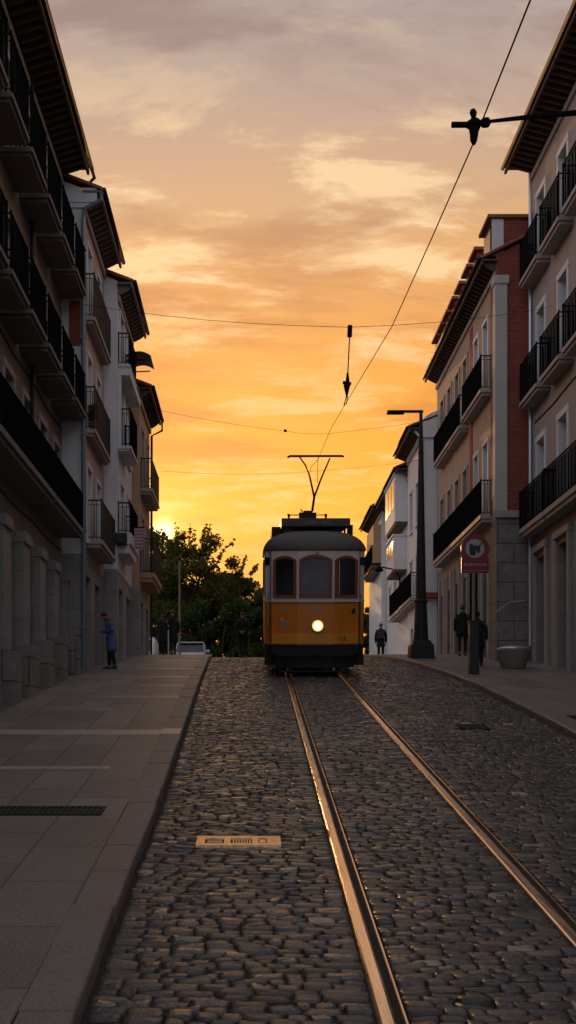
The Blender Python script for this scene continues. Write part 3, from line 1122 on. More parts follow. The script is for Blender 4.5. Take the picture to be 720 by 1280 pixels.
# ---- left side, fourth
up, gr = [], []
for u in (38.2, 40.0):
    for z in (5.75, 8.75):
        up.append((u - .36, u + .36, z, z + 1.9))
    gr.append((u - .45, u + .45, 1.2, 4.8))
B4 = Building('ochre_house', 'ochre house farthest on the left with two dark balconies', 1, -3.75, 37.3, 41.0, 0.6, 5.2, 11.86,
              M_OCHRE, M_STONE_GREY, ov=0.42, upper_ops=up, ground_ops=gr)
for u in (38.2, 40.0):
    for z in (5.75, 8.75):
        B4.window(u, z, 0.72, 1.9, frame=M_BROWNFR, surround=M_STONE_TRIM, sw=.08)
    mb = MB(); mb.box(-4.08, -4.04, u - .43, u + .43, 1.6, 4.7); mb.build('door', M_BROWNFR, B4.r)
B4.balcony(37.7, 40.6, 8.42, .40, .2, 1.2, rm=M_DKIRON)
B4.balcony(37.6, 40.7, 5.45, .48, .3, 1.45, slabm=M_OCHRE, rm=M_DKIRON)
mb = MB(); mb.tube([(-3.29, 41.05, 11.86), (-3.3, 41.1, 11.5), (-3.68, 41.08, 11.3), (-3.7, 41.08, 3)], .045, 8)
mb.build('downpipe', M_DKIRON, B4.r)

# ---- right side, nearest
cols = [33.25 - 2.35 * k for k in range(8)]
up, gr = [], []
for u in cols:
    for z in (6.55, 10.45, 14.15):
        up.append((u - .42, u + .42, z, z + (2.5 if z < 13 else 2.25)))
    gr.append((u - .6, u + .6, -3.5, 5.6))
C1 = Building('grey_house', 'tall grey rendered house nearest on the right with white window surrounds and black balconies', -1, 8.6, -6, 34.55, -4.2, 6.28, 17.8,
              M_GREYPL, M_STONE_GREY, ov=0.8, upper_ops=up, ground_ops=gr, roofm=M_TILE_DK, rd=.28)
for u in cols:
    for z in (6.55, 10.45, 14.15):
        C1.window(u, z, 0.84, 2.5 if z < 13 else 2.25, surround=M_WHITE, d=.25, sw=.16)
    g = G(u)
    mb = MB()
    for k in range(4):
        mb.box(8.96, 9.0, u - .56 + k * .28, u - .56 + k * .28 + .265, g - .3, g + 3.0)
    mb.box(8.965, 9.0, u - .56, u + .56, g + 3.05, 5.5)
    mb.build('door', M_BROWNFR, C1.r)
    mb = MB()
    mb.box(8.597, 8.5, u - .76, u - .62, g - .5, 5.75)
    mb.box(8.597, 8.5, u + .62, u + .76, g - .5, 5.75)
    mb.box(8.597, 8.48, u - .8, u + .8, 5.755, 5.95)
    mb.build('door_surround', M_STONE_TRIM, C1.r)
for z in (10.2, 13.9):
    for i, u in enumerate(cols[:5]):
        C1.balcony(u - 1.0, u + 1.0, z, .44, .2, 1.35)
C1.balcony(31.5, 34.3, 6.28, .44, .26, 1.4)
C1.balcony(24.0, 31.4, 6.28, .44, .26, 1.4)
C1.balcony(14.0, 23.9, 6.28, .44, .26, 1.4)

mb = MB(); mb.tube([(8.53, 34.35, 17.7), (8.53, 34.35, 3.0)], .05, 8); mb.build('downpipe', M_ZINC, C1.r)
mb = MB(); mb.tube([(8.58, 14 + 2 * k, 9.75 - .06 * (k % 2)) for k in range(11)], .018, 6); mb.build('cable', M_DKIRON, C1.r)
# ---- right side, second: beige facade, brick flank, dormers
cols = [36.1, 37.6, 39.55, 41.1, 42.7, 44.3]
up, gr = [], []
for u in cols:
    for z in (7.3, 11.2):
        up.append((u - .34, u + .34, z, z + 2.35))
    gr.append((u - .42, u + .42, 1.5, 5.9))
C2 = Building('brick_house', 'beige house with red brick flank wall, stone quoins and a row of dormers', -1, 7.55, 34.6, 45.7, 0.8, 6.98, 14.95,
              M_BEIGE, M_STONE_ROUGH, ov=0.5, upper_ops=up, ground_ops=gr, end_wallm=M_BRICK, roofm=M_TILE, rise=.5, rd=.22, depth=7.0)
for i, u in enumerate(cols):
    for z in (7.3, 11.2):
        C2.window(u, z, 0.68, 2.35, frame=M_WHITEFR if i < 2 else M_BROWNFR, surround=M_WHITE if i < 2 else M_STONE_TRIM, sw=.11)
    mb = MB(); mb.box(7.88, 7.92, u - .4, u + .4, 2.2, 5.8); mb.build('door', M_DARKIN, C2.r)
    mb = MB()
    mb.box(7.547, 7.47, u + .44, u + .56, 1.8, 6.5); mb.box(7.547, 7.47, u - .56, u - .44, 1.8, 6.5)
    mb.build('pilaster', M_STONE_TRIM, C2.r)
C2.balcony(35.3, 38.5, 11.0, .36, .2, 1.25)
C2.balcony(39.0, 41.7, 10.9, .36, .2, 1.25)
C2.balcony(41.8, 44.5, 10.9, .36, .2, 1.25)
C2.balcony(35.3, 44.6, 7.0, .36, .24, 1.32)
mb = MB()   # stone corner strip with cap, and string course
mb.box(7.50, 7.87, 34.54, 34.9, 7.2, 14.2)
mb.box(7.46, 7.92, 34.50, 34.95, 14.2, 14.45)
mb.build('quoin', mat('pale_quoin', (.5, .48, .45), .8, var=.2), C2.r)
mb = MB(); mb.box(7.45, 8.59, 34.49, 34.597, 6.98, 7.2); mb.build('string_course', M_STONE_TRIM, C2.r, bevel=.02)
mb = MB(); mb.box(7.53, 7.548, 34.95, 35.35, 7.2, 14.3); mb.box(7.53, 7.548, 38.3, 38.75, 7.2, 14.3)
mb.build('brick_strip', M_BRICK, C2.r)
for i, y in enumerate((34.75, 36.9, 38.2, 39.6, 40.95, 42.2, 43.4, 44.6)):
    mb = MB()
    tall = 16.25 if i else 16.3
    w = .85 if i else 1.25
    mb.box(7.45, 9.6, y, y + w, 15.1, tall)
    d_ = mb.build('dormer', M_BRICK if i else M_BRICK, C2.r)
    mb = MB(); mb.box(7.3, 9.65, y - .1, y + w + .1, tall + .002, tall + .1)
    mb.build('dormer_roof', M_TILE, d_)
    mb = MB(); mb.box(7.42, 7.447, y + .15, y + w - .15, 15.35, tall - .12); mb.build('pane', M_GLASS, d_)
    if i == 0:
        mb = MB(); mb.box(7.44, 7.8, y - .02, y - .003, 15.15, tall - .02); mb.build('cheek', M_WHITE, d_)
mb = MB()   # handrail along the flank wall
mb.tube([(7.44, 34.3, 4.0), (7.9, 34.35, 4.35), (8.4, 34.4, 4.4)], .03, 6)
mb.build('handrail', M_STONE_TRIM, C2.r)

# ---- right side, white houses at the crest
up = [(u - .33, u + .33, z, z + 1.7) for u in (46.9, 48.7) for z in (6.2, 9.2)]
gr = [(u - .42, u + .42, 2.0, 5.0) for u in (46.9, 48.7)]
C3 = Building('white_rounded_house', 'white house with rounded top and long black balcony behind the tall lamp post', -1, 6.95, 45.72, 49.98, 1.5, 5.7, 12.9,
              M_WHITE, M_WHITE, ov=.58, upper_ops=up, ground_ops=gr, roofm=M_TILE_DK)
for u in (46.9, 48.7):
    for z in (6.2, 9.2):
        C3.window(u, z, .66, 1.7, frame=M_BROWNFR, surround=M_WHITE, sw=.08)
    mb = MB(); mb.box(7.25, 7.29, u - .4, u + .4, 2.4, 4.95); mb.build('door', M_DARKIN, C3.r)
C3.balcony(46.3, 49.9, 5.85, .42, .22, 1.25)
mb = MB()   # barrel top of the flank wall
prof = [(6.86, 12.5)] + [(6.86 + 1.5 * (1 - math.cos(t)), 12.95 + .75 * math.sin(t)) for t in [math.pi * k / 16 for k in range(17)]] + [(9.86, 12.5)]
mb.rings([[(x, y, z) for x, z in prof] for y in (45.6, 49.9)])
mb.build('barrel_vault', M_WHITE, C3.r)
mb = MB(); mb.box(6.9, 7.56, 45.4, 45.7, 5.95, 6.15); mb.build('ledge', M_SHUTTER, C3.r)
mb = MB(); mb.tube([(6.6, 45.8, 12.9), (6.93, 45.66, 12.4), (6.93, 45.66, 3.2)], .05, 8); mb.build('downpipe', M_ZINC, C3.r)

up = [(u - .33, u + .33, z, z + 1.6) for u in (54.6, 56.6) for z in (6.3, 9.2)]
C4 = Building('white_bay_house', 'white house with boxed bays and a wall lamp near the crest', -1, 7.0, 50.0, 57.9, 1.8, 5.7, 12.3,
              M_WHITE, M_WHITE, ov=.6, upper_ops=up, roofm=M_TILE_DK)
for u in (54.6, 56.6):
    for z in (6.3, 9.2):
        C4.window(u, z, .66, 1.6, frame=M_BROWNFR, surround=M_WHITE, sw=.08)
for (ya, yb, za, zb_, w) in ((50.3, 54.0, 10.0, 12.1, .58), (50.6, 53.4, 7.9, 9.4, .6)):
    mb = MB(); mb.box(6.997, 7.0 - w, ya, yb, za, zb_); mb.box(6.997, 7.0 - w - .05, ya - .05, yb + .05, zb_, zb_ + .08)
    q = mb.build('bay_window', M_WHITE, C4.r)
    mb = MB()
    for k in range(3):
        t0 = ya + .25 + k * (yb - ya - .3) / 3
        mb.box(7.0 - w - .012, 7.0 - w - .001, t0, t0 + (yb - ya) / 3 - .35, za + .7, zb_ - .2)
    mb.build('pane', M_GLASS, q)
    mb = MB(); mb.box(6.99, 7.0 - w + .03, ya + .03, yb - .03, za - .1, za - .003); mb.build('soffit', M_EAVE, q)
C4.balcony(50.2, 53.6, 5.8, .45, .25, 1.25)
# small bracket lamp on that wall
wl = root('wall_lamp', (6.9, 52, 7.9), 'small black bracket lamp on the white bay house wall', 'lamp')
mb = MB(); mb.tube([(6.99, 51, 6.9), (6.75, 51, 7.0), (6.72, 51, 7.6), (6.5, 51, 7.95), (5.9, 51, 8.05)], .035, 6)
mb.build('bracket', M_IRON, wl)
mb = MB(); mb.lathe((5.8, 51, 7.9), [(.06, .2), (.12, .12), (.2, .0), (.12, -.05)], 12); mb.build('lamp_shade', M_IRON, wl)

up = []
C5 = Building('far_white_house', 'far white house with brown roof edge, nearest the tram on the right', -1, 6.7, 58.0, 64, 2, 5.7, 12.3,
              M_WHITE, M_WHITE, ov=.5, upper_ops=up, roofm=M_TILE_DK)
C5.balcony(58.2, 62.5, 9.0, .5, .3, 1.3, slabm=M_BROWNFR)
mb = MB(); mb.box(6.697, 6.3, 58.1, 61.5, 9.4, 11.4); mb.build('bay_window', M_OCHRE, C5.r)

# ---------------------------------------------------------------- overhead wires
def wire(name, pts, r, label, cat='wire', group=None, m=None, sag=0.0):
    mb = MB()
    P = []
    for (a, b) in zip(pts, pts[1:]):
        a, b = Vector(a), Vector(b)
        for k in range(6):
            t = k / 6
            p = a.lerp(b, t); p.z -= sag * 4 * t * (1 - t)
            P.append(p)
    P.append(Vector(pts[-1]))
    mb.tube(P, r, 6)
    return tag(mb.build(name, m or M_IRON), label, cat, group)


def pix(x, y, Y):
    return ((x - 315) * Y / 1400, Y, (930 - y) * Y / 1400)


HW = 6.1
def onwire(x, y):
    Y = (HW - 2.38) * 1400 / (735 - y)
    return pix(x, y, Y)
cw = [onwire(735, -160), onwire(663, 0), onwire(590, 183), onwire(540, 297), onwire(490, 408), onwire(430, 508), onwire(413, 537), pix(397, 576, 33.0)]
wire('contact_wire', cw, 0.0065, 'long black contact wire running down to the tram current collector', 'wire')
G3 = 'span wires crossing the street'
hang = pix(437, 409, 23.0)
wire('span_wire', [(-4.36, 28.9, 11.35), hang], 0.0055, 'upper span wire, left half, from the pink fronted house to the hanger', 'wire', G3, sag=.12)
wire('span_wire', [hang, (8.58, 32, 12.5)], 0.0055, 'upper span wire, right half, from the hanger to the grey house', 'wire', G3, sag=.10)
wire('span_wire', [(-3.32, 37.6, 11.25), pix(358, 539, 34.5), pix(420, 541, 34.5), (7.5, 40, 11.8)], 0.005, 'middle span wire with a small clamp, above the tram', 'wire', G3, sag=.06)
wire('span_wire', [(-3.3, 40.6, 9.9), pix(345, 592, 40.5), (6.9, 46.4, 11.75)], 0.0055, 'lowest span wire, just behind the tram current collector', 'wire', G3, sag=.06)
h = root('wire_hanger', hang, 'hanging insulator rod between the upper span wire and the contact wire', 'insulator')
mb = MB(); mb.tube([pix(437.5, 407, 23), pix(437, 421, 23)], .05, 8); mb.build('insulator', M_IRON, h)
mb = MB(); mb.tube([pix(437, 421, 23), pix(434.5, 472, 23)], .012, 6)
mb.tube([pix(433, 495, 23), pix(430, 507, 23)], .01, 6); mb.tube([pix(434.5, 495, 23), pix(433, 505, 23)], .01, 6)
mb.build('rod', M_IRON, h)
mb = MB(); mb.tube([pix(434.5, 466, 23), pix(434.5, 478, 23), pix(433.5, 482, 23), pix(433.5, 497, 23)], [.02, .045, .07, .012], 8)
mb.tube([pix(428.5, 478, 23), pix(439, 480, 23)], .035, 6); mb.build('clamp', M_IRON, h)
cl = root('wire_clamp', pix(356.5, 538, 34.5), 'tiny clamp on the middle span wire left of the tram', 'clamp')
mb = MB(); mb.tube([pix(355, 538, 34.5), pix(358.5, 539, 34.5)], [.05, .035], 8); mb.build('clamp_body', M_IRON, cl)

# bracket arm and insulator near the camera, upper right
YA = onwire(590, 183)[1]
ar = root('bracket_arm', pix(590, 155, YA), 'dark bracket arm with insulator holding the contact wire, upper right', 'bracket')
mb = MB()
mb.tube([pix(610, 152, YA), pix(655, 147, YA), pix(720, 141, YA), (8.55, YA + .5, pix(0, 60, YA)[2])], [.014, .02, .024, .028], 8)
mb.build('arm', M_IRON, ar)
mb = MB()
mb.tube([pix(564.5, 156, YA), pix(584, 156, YA)], .025, 8)
mb.tube([pix(583, 156, YA), pix(588, 156, YA), pix(596, 154, YA), pix(602, 154, YA)], [.025, .045, .045, .02], 8)
mb.tube([pix(600, 153.5, YA), pix(604, 153.5, YA), pix(610, 153, YA), pix(613, 152.5, YA)], [.02, .042, .042, .018], 8)
mb.build('insulator', M_IRON, ar)
mb = MB()
mb.tube([pix(591, 137, YA), pix(591.5, 141, YA), pix(592, 147, YA), pix(592, 156, YA), pix(592.5, 168, YA), pix(592, 176, YA), pix(592.5, 181, YA)], [.02, .032, .02, .05, .036, .03, .012], 8)
mb.build('wire_clamp', M_IRON, ar)
mb = MB(); mb.box(8.4, 8.597, YA + .3, YA + .7, 5.6, 6.0); mb.build('wall_plate', M_IRON, ar)

# ---------------------------------------------------------------- tram
def build_tram():
    T = thing('tram', (0, 0, 0), 'old mustard and cream tram with one lit headlight at the top of the street', 'tram')
    T['_w'] = (0, 0, 0)
    hw = 1.335
    L = 8.3
    half = [(0.47, 0.0), (1.13, 0.15), (1.165, 0.20), (1.175, 0.50), (1.30, 0.56), (hw, 0.68)]
    def outline(dx=0.0):
        rr = [(x + dx, y) for x, y in half]
        pts = [(-x, y) for x, y in reversed(rr)] + rr                    # front, left to right
        back = [(x, L - y) for x, y in reversed(rr)] + [(-x, L - y) for x, y in rr]
        return pts + back
    def inset(pts, s, sy=None):
        k = 1 - (1 - s) * hw / (L / 2) if sy is None else sy
        return [(x * s, L / 2 + (y - L / 2) * k) for x, y in pts]
    O = outline()
    def prism(name, m, z0, z1, s=1.0, bevel=0.0, parent=T):
        mb = MB()
        P = inset(O, s)
        mb.rings([[(x, y, z0) for x, y in P], [(x, y, z1) for x, y in P]])
        return mb.build(name, m, parent, bevel=bevel)
    prism('lower_panels', M_MUSTARD, 0.86, 1.99, bevel=.006)
    prism('sill_rail', M_TRAMW, 1.992, 2.05, 1.008)
    prism('body_frame', M_TRAMW, 2.052, 3.33, 0.998, bevel=.006)
    prism('underframe', M_UNDER, 0.60, 0.858, 0.995)
    # yellow band on the three front facets
    mb = MB()
    for (x0, y0), (x1, y1) in (((-1.13, .15), (-.47, 0)), ((-.47, 0), (.47, 0)), ((.47, 0), (1.13, .15))):
        a, b = Vector((x0, y0)), Vector((x1, y1)); d = (b - a).normalized(); n = Vector((d.y, -d.x)) * .018
        if n.y > 0: n = -n
        mb.hexa([(a.x, a.y, .90), (b.x, b.y, .90), (b.x + n.x, b.y + n.y, .90), (a.x + n.x, a.y + n.y, .90),
                 (a.x, a.y, 1.17), (b.x, b.y, 1.17), (b.x + n.x, b.y + n.y, 1.17), (a.x + n.x, a.y + n.y, 1.17)])
    bandq = mb.build('front_band', M_YELLOW, T)
    # thin dark beadings
    mb = MB()
    for z in (.862, 1.955):
        for (x0, y0), (x1, y1) in (((-1.15, .16), (-.47, -.004)), ((-.47, -.004), (.47, -.004)), ((.47, -.004), (1.15, .16))):
            mb.tube([(x0, y0, z + .012), (x1, y1, z + .012)], .016, 6)
    mb.build('beading', M_TRAMWOOD, T)
    # windows on a facet from a to b
    def fwindow(a, b, c, w, z0, zs, zt, pm, t=.075, name='window'):
        a, b = Vector(a), Vector(b); d = (b - a).normalized(); n = Vector((d.y, -d.x))
        if n.y > 0: n = -n
        def P(u, z, o_): q = a + d * u + n * o_; return (q.x, q.y, z)
        def prof(w_, z0_, zs_, zt_):
            pts = [(c - w_ / 2, z0_), (c + w_ / 2, z0_), (c + w_ / 2, zs_)]
            for k in range(1, 8):
                u = w_ / 2 - w_ * k / 8
                pts.append((c + u, zs_ + (zt_ - zs_) * (1 - (2 * u / w_) ** 2)))
            pts.append((c - w_ / 2, zs_))
            return pts
        o1, i1 = prof(w, z0, zs, zt), prof(w - 2 * t, z0 + t, zs - t * .2, zt - t)
        mb = MB(); k = len(o1)
        for j in range(k):
            q = (j + 1) % k
            mb.quad(P(*o1[j], .045), P(*o1[q], .045), P(*i1[q], .045), P(*i1[j], .045))
            mb.quad(P(*o1[j], 0.0), P(*o1[q], 0.0), P(*o1[q], .045), P(*o1[j], .045))
            mb.quad(P(*i1[j], .004), P(*i1[q], .004), P(*i1[q], .045), P(*i1[j], .045))
        fr = mb.build(name, M_TRAMWOOD, T)
        mb = MB(); mb.poly([P(*p, .008) for p in i1]); mb.build('pane', pm, fr)
        return fr
    gl_c = mat_glass('windscreen_glass', (0.07, 0.072, 0.078), .25)
    fwindow((-.47, 0), (.47, 0), .47, .86, 2.10, 3.09, 3.22, gl_c)
    Lf = math.hypot(.66, .15)
    fwindow((-1.13, .15), (-.47, 0), Lf / 2, .62, 2.10, 3.07, 3.19, M_GLASS)
    fw = fwindow((.47, 0), (1.13, .15), Lf / 2, .62, 2.10, 3.07, 3.19, M_GLASS)
    mb = MB(); mb.tube([(.62, .015, 2.18), (.62, .015, 3.06)], .012, 6); mb.tube([(.95, .09, 2.18), (.95, .09, 3.0)], .009, 6) if False else None
    mb.build('sunset_slit', M_ZINC, fw)  # pale rod standing for the bright slit of sunset through the glass
    # narrow dark door gaps at the corners and vestibule windows
    for s in (-1, 1):
        mb = MB()
        mb.box(s * 1.176, s * 1.19, .26, .48, .95, 3.0) if False else mb.box(s * 1.10, s * 1.182, .23, .47, .9, 2.95)
        mb.build('door_gap', M_BLACK, T)
        mb = MB()
        mb.hexa([(s * 1.19, .485, 2.95), (s * 1.325, .545, 2.95), (s * 1.325, .64, 2.95), (s * 1.19, .6, 2.95),
                 (s * 1.19, .485, 3.16), (s * 1.325, .545, 3.16), (s * 1.325, .64, 3.16), (s * 1.19, .6, 3.16)])
        mb.build('quarter_light', M_GLASS, T)
        for k in range(6):
            y = 1.15 + k * 1.02
            mb = MB()
            x = s * hw
            for (ya, yb, za, zb_) in ((y, y + .07, 2.15, 3.12), (y + .78, y + .85, 2.15, 3.12), (y + .07, y + .78, 2.15, 2.21), (y + .07, y + .78, 3.06, 3.12)):
                mb.box(x, x + s * .03, ya, yb, za, zb_)
            f = mb.build('side_window', M_TRAMWOOD, T)
            mb = MB(); mb.box(x, x + s * .01, y + .07, y + .78, 2.21, 3.06); mb.build('pane', M_GLASS, f)
        # handrail
        mb = MB(); mb.tube([(s * 1.20, .44, 1.3), (s * 1.24, .42, 1.35), (s * 1.24, .42, 2.2), (s * 1.20, .44, 2.25)], .014, 6); mb.build('grab_rail', M_CHROME, T)
        mb = MB(); mb.box(s * 1.0, s * 1.33, .55, 1.5, .30, .60); mb.build('step', M_UNDER, T)
    # roof
    mb = MB()
    rs = []
    for s, z in ((1.015, 3.32), (1.022, 3.37), (1.015, 3.42), (.985, 3.50), (.93, 3.60), (.84, 3.70), (.70, 3.79), (.5, 3.85), (.25, 3.875)):
        rs.append([(x, y, z) for x, y in inset(O, s)])
    mb.rings(rs)
    rf = mb.build('roof', M_TRAMROOF, T)
    smooth_by_angle(rf, 50)
    mb = MB()
    P = inset(O, 1.03)
    mb.rings([[(x, y, z) for x, y in P] for z in (3.345, 3.375)]); mb.build('rain_strip', M_TRAMWOOD, rf)
    # lip above the band: small lamp bracket
    mb = MB(); mb.tube([(0.03, -.03, 3.22), (0.03, -.05, 3.29)], .02, 6); mb.build('bracket', M_CHROME, T)
    # roof gear: long resistor box on feet
    mb = MB(); mb.box(-.88, .96, .9, 5.6, 3.985, 4.20)
    box = mb.build('resistor_box', M_TRAMROOF, T, bevel=.015)
    mb = MB()
    for x in (-.86, -.52, .0, .5, .90):
        for y in (.95, 2.4, 4.0, 5.5):
            mb.box(x, x + .05, y, y + .06, 3.45, 3.983)
        mb.build('box_feet', M_UNDER, box)
    q_ = random.Random(2); x = -.34
    mb = MB()
    while x < .42:
        w = q_.uniform(.03, .06)
        mb.box(x, x + .012, .89, .899, 4.04, 4.14); mb.box(x + .012, x + w, .89, .899, 4.04 + q_.choice((0, .045, .088)), 4.052 + q_.choice((0, .045, .088)))
        if q_.random() < .7: mb.box(x + w, x + w + .012, .89, .899, 4.04, 4.14)
        x += w + .035
    mb.build('lettering', mat('faded_lettering', (.2, .18, .16), .7), box)
    mb = MB(); mb.box(-1.14, -.90, 1.0, 4.6, 3.70, 3.98); mb.build('side_box', M_UNDER, T, bevel=.01)
    mb = MB(); mb.box(.97, 1.04, 1.0, 2.2, 3.62, 4.03)
    mb.build('side_box', M_UNDER, T, bevel=.01)
    mb = MB(); mb.box(-.33, .17, 3.2, 4.0, 4.20, 4.50); mb.box(-.2, .06, 3.3, 3.9, 4.50, 4.56)
    pb = mb.build('collector_base', M_UNDER, T, bevel=.01)
    mb = MB()
    for x0, x1 in ((-.33, -.62), (.17, .45)):
        mb = MB()
        mb.tube([(x0, 3.4, 4.44), (x1, 3.4, 4.44)], .016, 6)
        mb.tube([(x1, 3.4, 4.17), (x1, 3.4, 4.3), (x1, 3.4, 4.36), (x1, 3.4, 4.47)], [.03, .02, .03, .045], 8)
        mb.build('insulator', M_UNDER, pb)
    mb = MB()
    mb.tube([(-.22, 3.4, 4.52), (-.28, 3.4, 4.6)], .02, 6)
    mb.build('hook', M_UNDER, pb)
    mb = MB()
    m0 = (.06, 3.5, 4.55); m1 = (.115, 3.5, 4.95)
    mb.tube([m0, m1], .035, 8)
    mb.tube([m1, (-.02, 3.5, 5.55), (-.14, 3.5, 5.85), (-.31, 3.5, 6.08)], [.03, .025, .022, .02], 8)
    mb.tube([m1, (.30, 3.5, 5.45), (.56, 3.5, 6.05)], [.03, .025, .02], 8)
    mb.tube([(.20, 3.5, 5.35), (.22, 3.5, 6.08)], .008, 6)
    mb.tube([(-.02, 3.5, 5.62), (.02, 3.5, 5.8), (.22, 3.5, 6.02)], .008, 6)
    mb.build('collector_arms', M_IRON, T)
    mb = MB()
    mb.tube([(-.66, 3.5, 6.07), (-.6, 3.5, 6.11), (.92, 3.5, 6.11), (.96, 3.5, 6.08)], .032, 8)
    mb.build('collector_bow', M_IRON, T)
    # headlight
    mb = MB()
    mb.tube([(.06, .02, 1.37), (.06, -.08, 1.37)], [.175, .165], 24)
    hl = mb.build('headlight', M_CHROME, T)
    mb = MB(); mb.tube([(.06, -.06, 1.37), (.06, -.095, 1.37), (.06, -.11, 1.37)], [.148, .14, .07], 24)
    mb.build('lens', M_LAMP, hl)
    mb = MB(); mb.tube([(.06, -.108, 1.37), (.06, -.125, 1.37), (.06, -.13, 1.37)], [.085, .06, .02], 20); mb.build('bulb', M_BULB, hl, smooth=True)
    # bumper, skirt, lifeguard, wheels
    mb = MB()
    mb.rings([[(x, y, z) for x, y in [(-1.05, .24), (-.45, .06), (.45, .06), (1.05, .24), (1.05, .9), (-1.05, .9)]] for z in (.26, .598)])
    mb.box(-1.0, 1.0, -.03, .06, .56, .72)
    mb.build('skirt', M_UNDER, T, bevel=.01)
    mb = MB()
    for k in range(9):
        x = -.9 + k * .225
        mb.box(x - .02, x + .02, .16, .19, .18, .28)
    mb.box(-.95, .95, .15, .2, .14, .185)
    mb.build('lifeguard', M_UNDER, T)
    mb = MB(); mb.box(-.08, .10, -.12, .08, .60, .74); mb.tube([(.01, -.05, .67), (.01, -.2, .67)], .05, 10); mb.build('coupler', M_UNDER, T)
    for y in (2.4, 5.4):
        for x in (-.74, .74):
            mb = MB(); mb.tube([(x - .05, y, .385), (x + .05, y, .385)], .38, 24)
            q = mb.build('wheel', M_UNDER, T)
    mb = MB(); mb.box(-.85, .85, 1.7, 6.1, .25, .597); mb.build('truck_frame', M_UNDER, T)
    # stickers and marks
    def disc(x, z, r, m, name='sticker', y=None, rx=1.0, ring=None):
        ax = abs(x)
        yy = 0 if ax < .47 else (ax - .47) / .66 * .15
        mb = MB()
        sl = 0 if ax < .47 else math.copysign(.15 / .66, x)
        pts = [(x + r * rx * math.cos(t), z + r * math.sin(t)) for t in [2 * math.pi * k / 16 for k in range(16)]]
        mb.rings([[(px, yy + (px - x) * sl - o_, pz) for px, pz in pts] for o_ in (.0, .012)])
        q = mb.build(name, m, T)
        if ring:
            mb = MB()
            pts = [(x + r * .55 * rx * math.cos(t), z + r * .55 * math.sin(t)) for t in [2 * math.pi * k / 16 for k in range(16)]]
            mb.rings([[(px, yy + (px - x) * sl - o_, pz) for px, pz in pts] for o_ in (.0, .016)])
            mb.build('emblem', ring, q)
    ST = mat('sticker_white', (.55, .55, .52), .5)
    STG = mat('sticker_grey', (.36, .34, .32), .5)
    STGR = mat('sticker_green', (.1, .2, .14), .5)
    disc(-.84, 1.80, .055, STGR, ring=ST)
    disc(-.30, 1.87, .052, ST, ring=M_BLACK)
    disc(.05, 1.82, .085, STG, ring=M_MUSTARD)
    disc(.05, 1.82, .13, STG, rx=1.1) if False else None
    mb = MB()
    for dx in (-.12, .12):
        mb.hexa([(.05 + dx - .03, -.012, 1.79), (.05 + dx + .03, -.012, 1.79), (.05 + dx + .03, 0, 1.79), (.05 + dx - .03, 0, 1.79),
                 (.05 + dx - .03, -.012, 1.85), (.05 + dx + .03, -.012, 1.85), (.05 + dx + .03, 0, 1.85), (.05 + dx - .03, 0, 1.85)])
    mb.build('sticker', STG, T)
    disc(-.82, 1.46, .08, STG, ring=M_MUSTARD)
    disc(-.75, 1.40, .07, STG)
    disc(-.88, 1.53, .04, ST)
    disc(1.0, 1.73, .055, M_BLACK, 'fitting', rx=.9)
    disc(1.02, 1.80, .035, M_BLACK, 'fitting')
    disc(-.58, 1.04, .035, M_BLACK, 'bolt_cap')
    disc(.98, 1.03, .028, M_TRAMWOOD, 'bolt_cap')
    fc = bpy.data.curves.new('number', 'FONT')
    fc.body = '1.8'; fc.size = .16; fc.extrude = .003; fc.align_x = 'CENTER'
    fo = bpy.data.objects.new('number', fc)
    COL.objects.link(fo)
    dg = bpy.context.evaluated_depsgraph_get()
    me = bpy.data.meshes.new_from_object(fo.evaluated_get(dg))
    bpy.data.objects.remove(fo)
    me.materials.append(M_BLACK)
    no = link('number', me, T, (.72, .022 + .0, .975)); no.rotation_euler = (R(90), 0, math.atan2(.15, .66))
    mb = MB()   # thin vertical cable right of the windows
    mb.tube([(1.16, .1, 1.95), (1.17, .12, 1.2), (1.16, .12, .9)], .012, 6)
    mb.build('cable', M_BLACK, T)
    return T


tram = build_tram()
YT = 29.6
tram.location = (1.664, YT, G(YT) + 0.006)
tram.rotation_euler = (math.atan(S0), 0, R(-.4))

# ---------------------------------------------------------------- street furniture
def zp(y): return G(y) + KH

# tall tapered lamp post
LY = 36.2; LX = 5.46
lp = root('lamp_post', (LX, LY, zp(LY)), 'tall tapered iron lamp post on the right pavement, its thin arm pointing left', 'lamp post')
z = zp(LY)
mb = MB()
mb.hexa([(LX - .40, LY - .4, z - .1), (LX + .40, LY - .4, z - .1), (LX + .40, LY + .4, z - .1), (LX - .40, LY + .4, z - .1),
         (LX - .36, LY - .36, z + .42), (LX + .36, LY - .36, z + .42), (LX + .36, LY + .36, z + .42), (LX - .36, LY + .36, z + .42)])
mb.hexa([(LX - .33, LY - .33, z + .42), (LX + .33, LY - .33, z + .42), (LX + .33, LY + .33, z + .42), (LX - .33, LY + .33, z + .42),
         (LX - .26, LY - .26, z + .56), (LX + .26, LY - .26, z + .56), (LX + .26, LY + .26, z + .56), (LX - .26, LY + .26, z + .56)])
mb.build('plinth', M_DKIRON, lp, bevel=.012)
mb = MB()
mb.lathe((LX, LY, z), [(.25, .55), (.235, .7), (.19, 1.7), (.19, 1.78), (.22, 1.8), (.22, 1.86), (.17, 1.9), (.155, 2.8), (.125, 4.2), (.10, 5.6), (.075, 7.0), (.055, 7.75), (.055, 8.0)], 16)
mb.build('pole', M_DKIRON, lp, smooth=False)
for q in (2.8, 4.25, 6.6):
    mb = MB(); mb.lathe((LX, LY, z), [(.0, q), (.17 - q * .012, q), (.17 - q * .012, q + .04), (0, q + .04)], 14); mb.build('band', M_IRON, lp)
mb = MB(); mb.box(LX - 1.08, LX + .07, LY - .04, LY + .04, z + 7.93, z + 8.0)
mb.build('arm', M_IRON, lp)
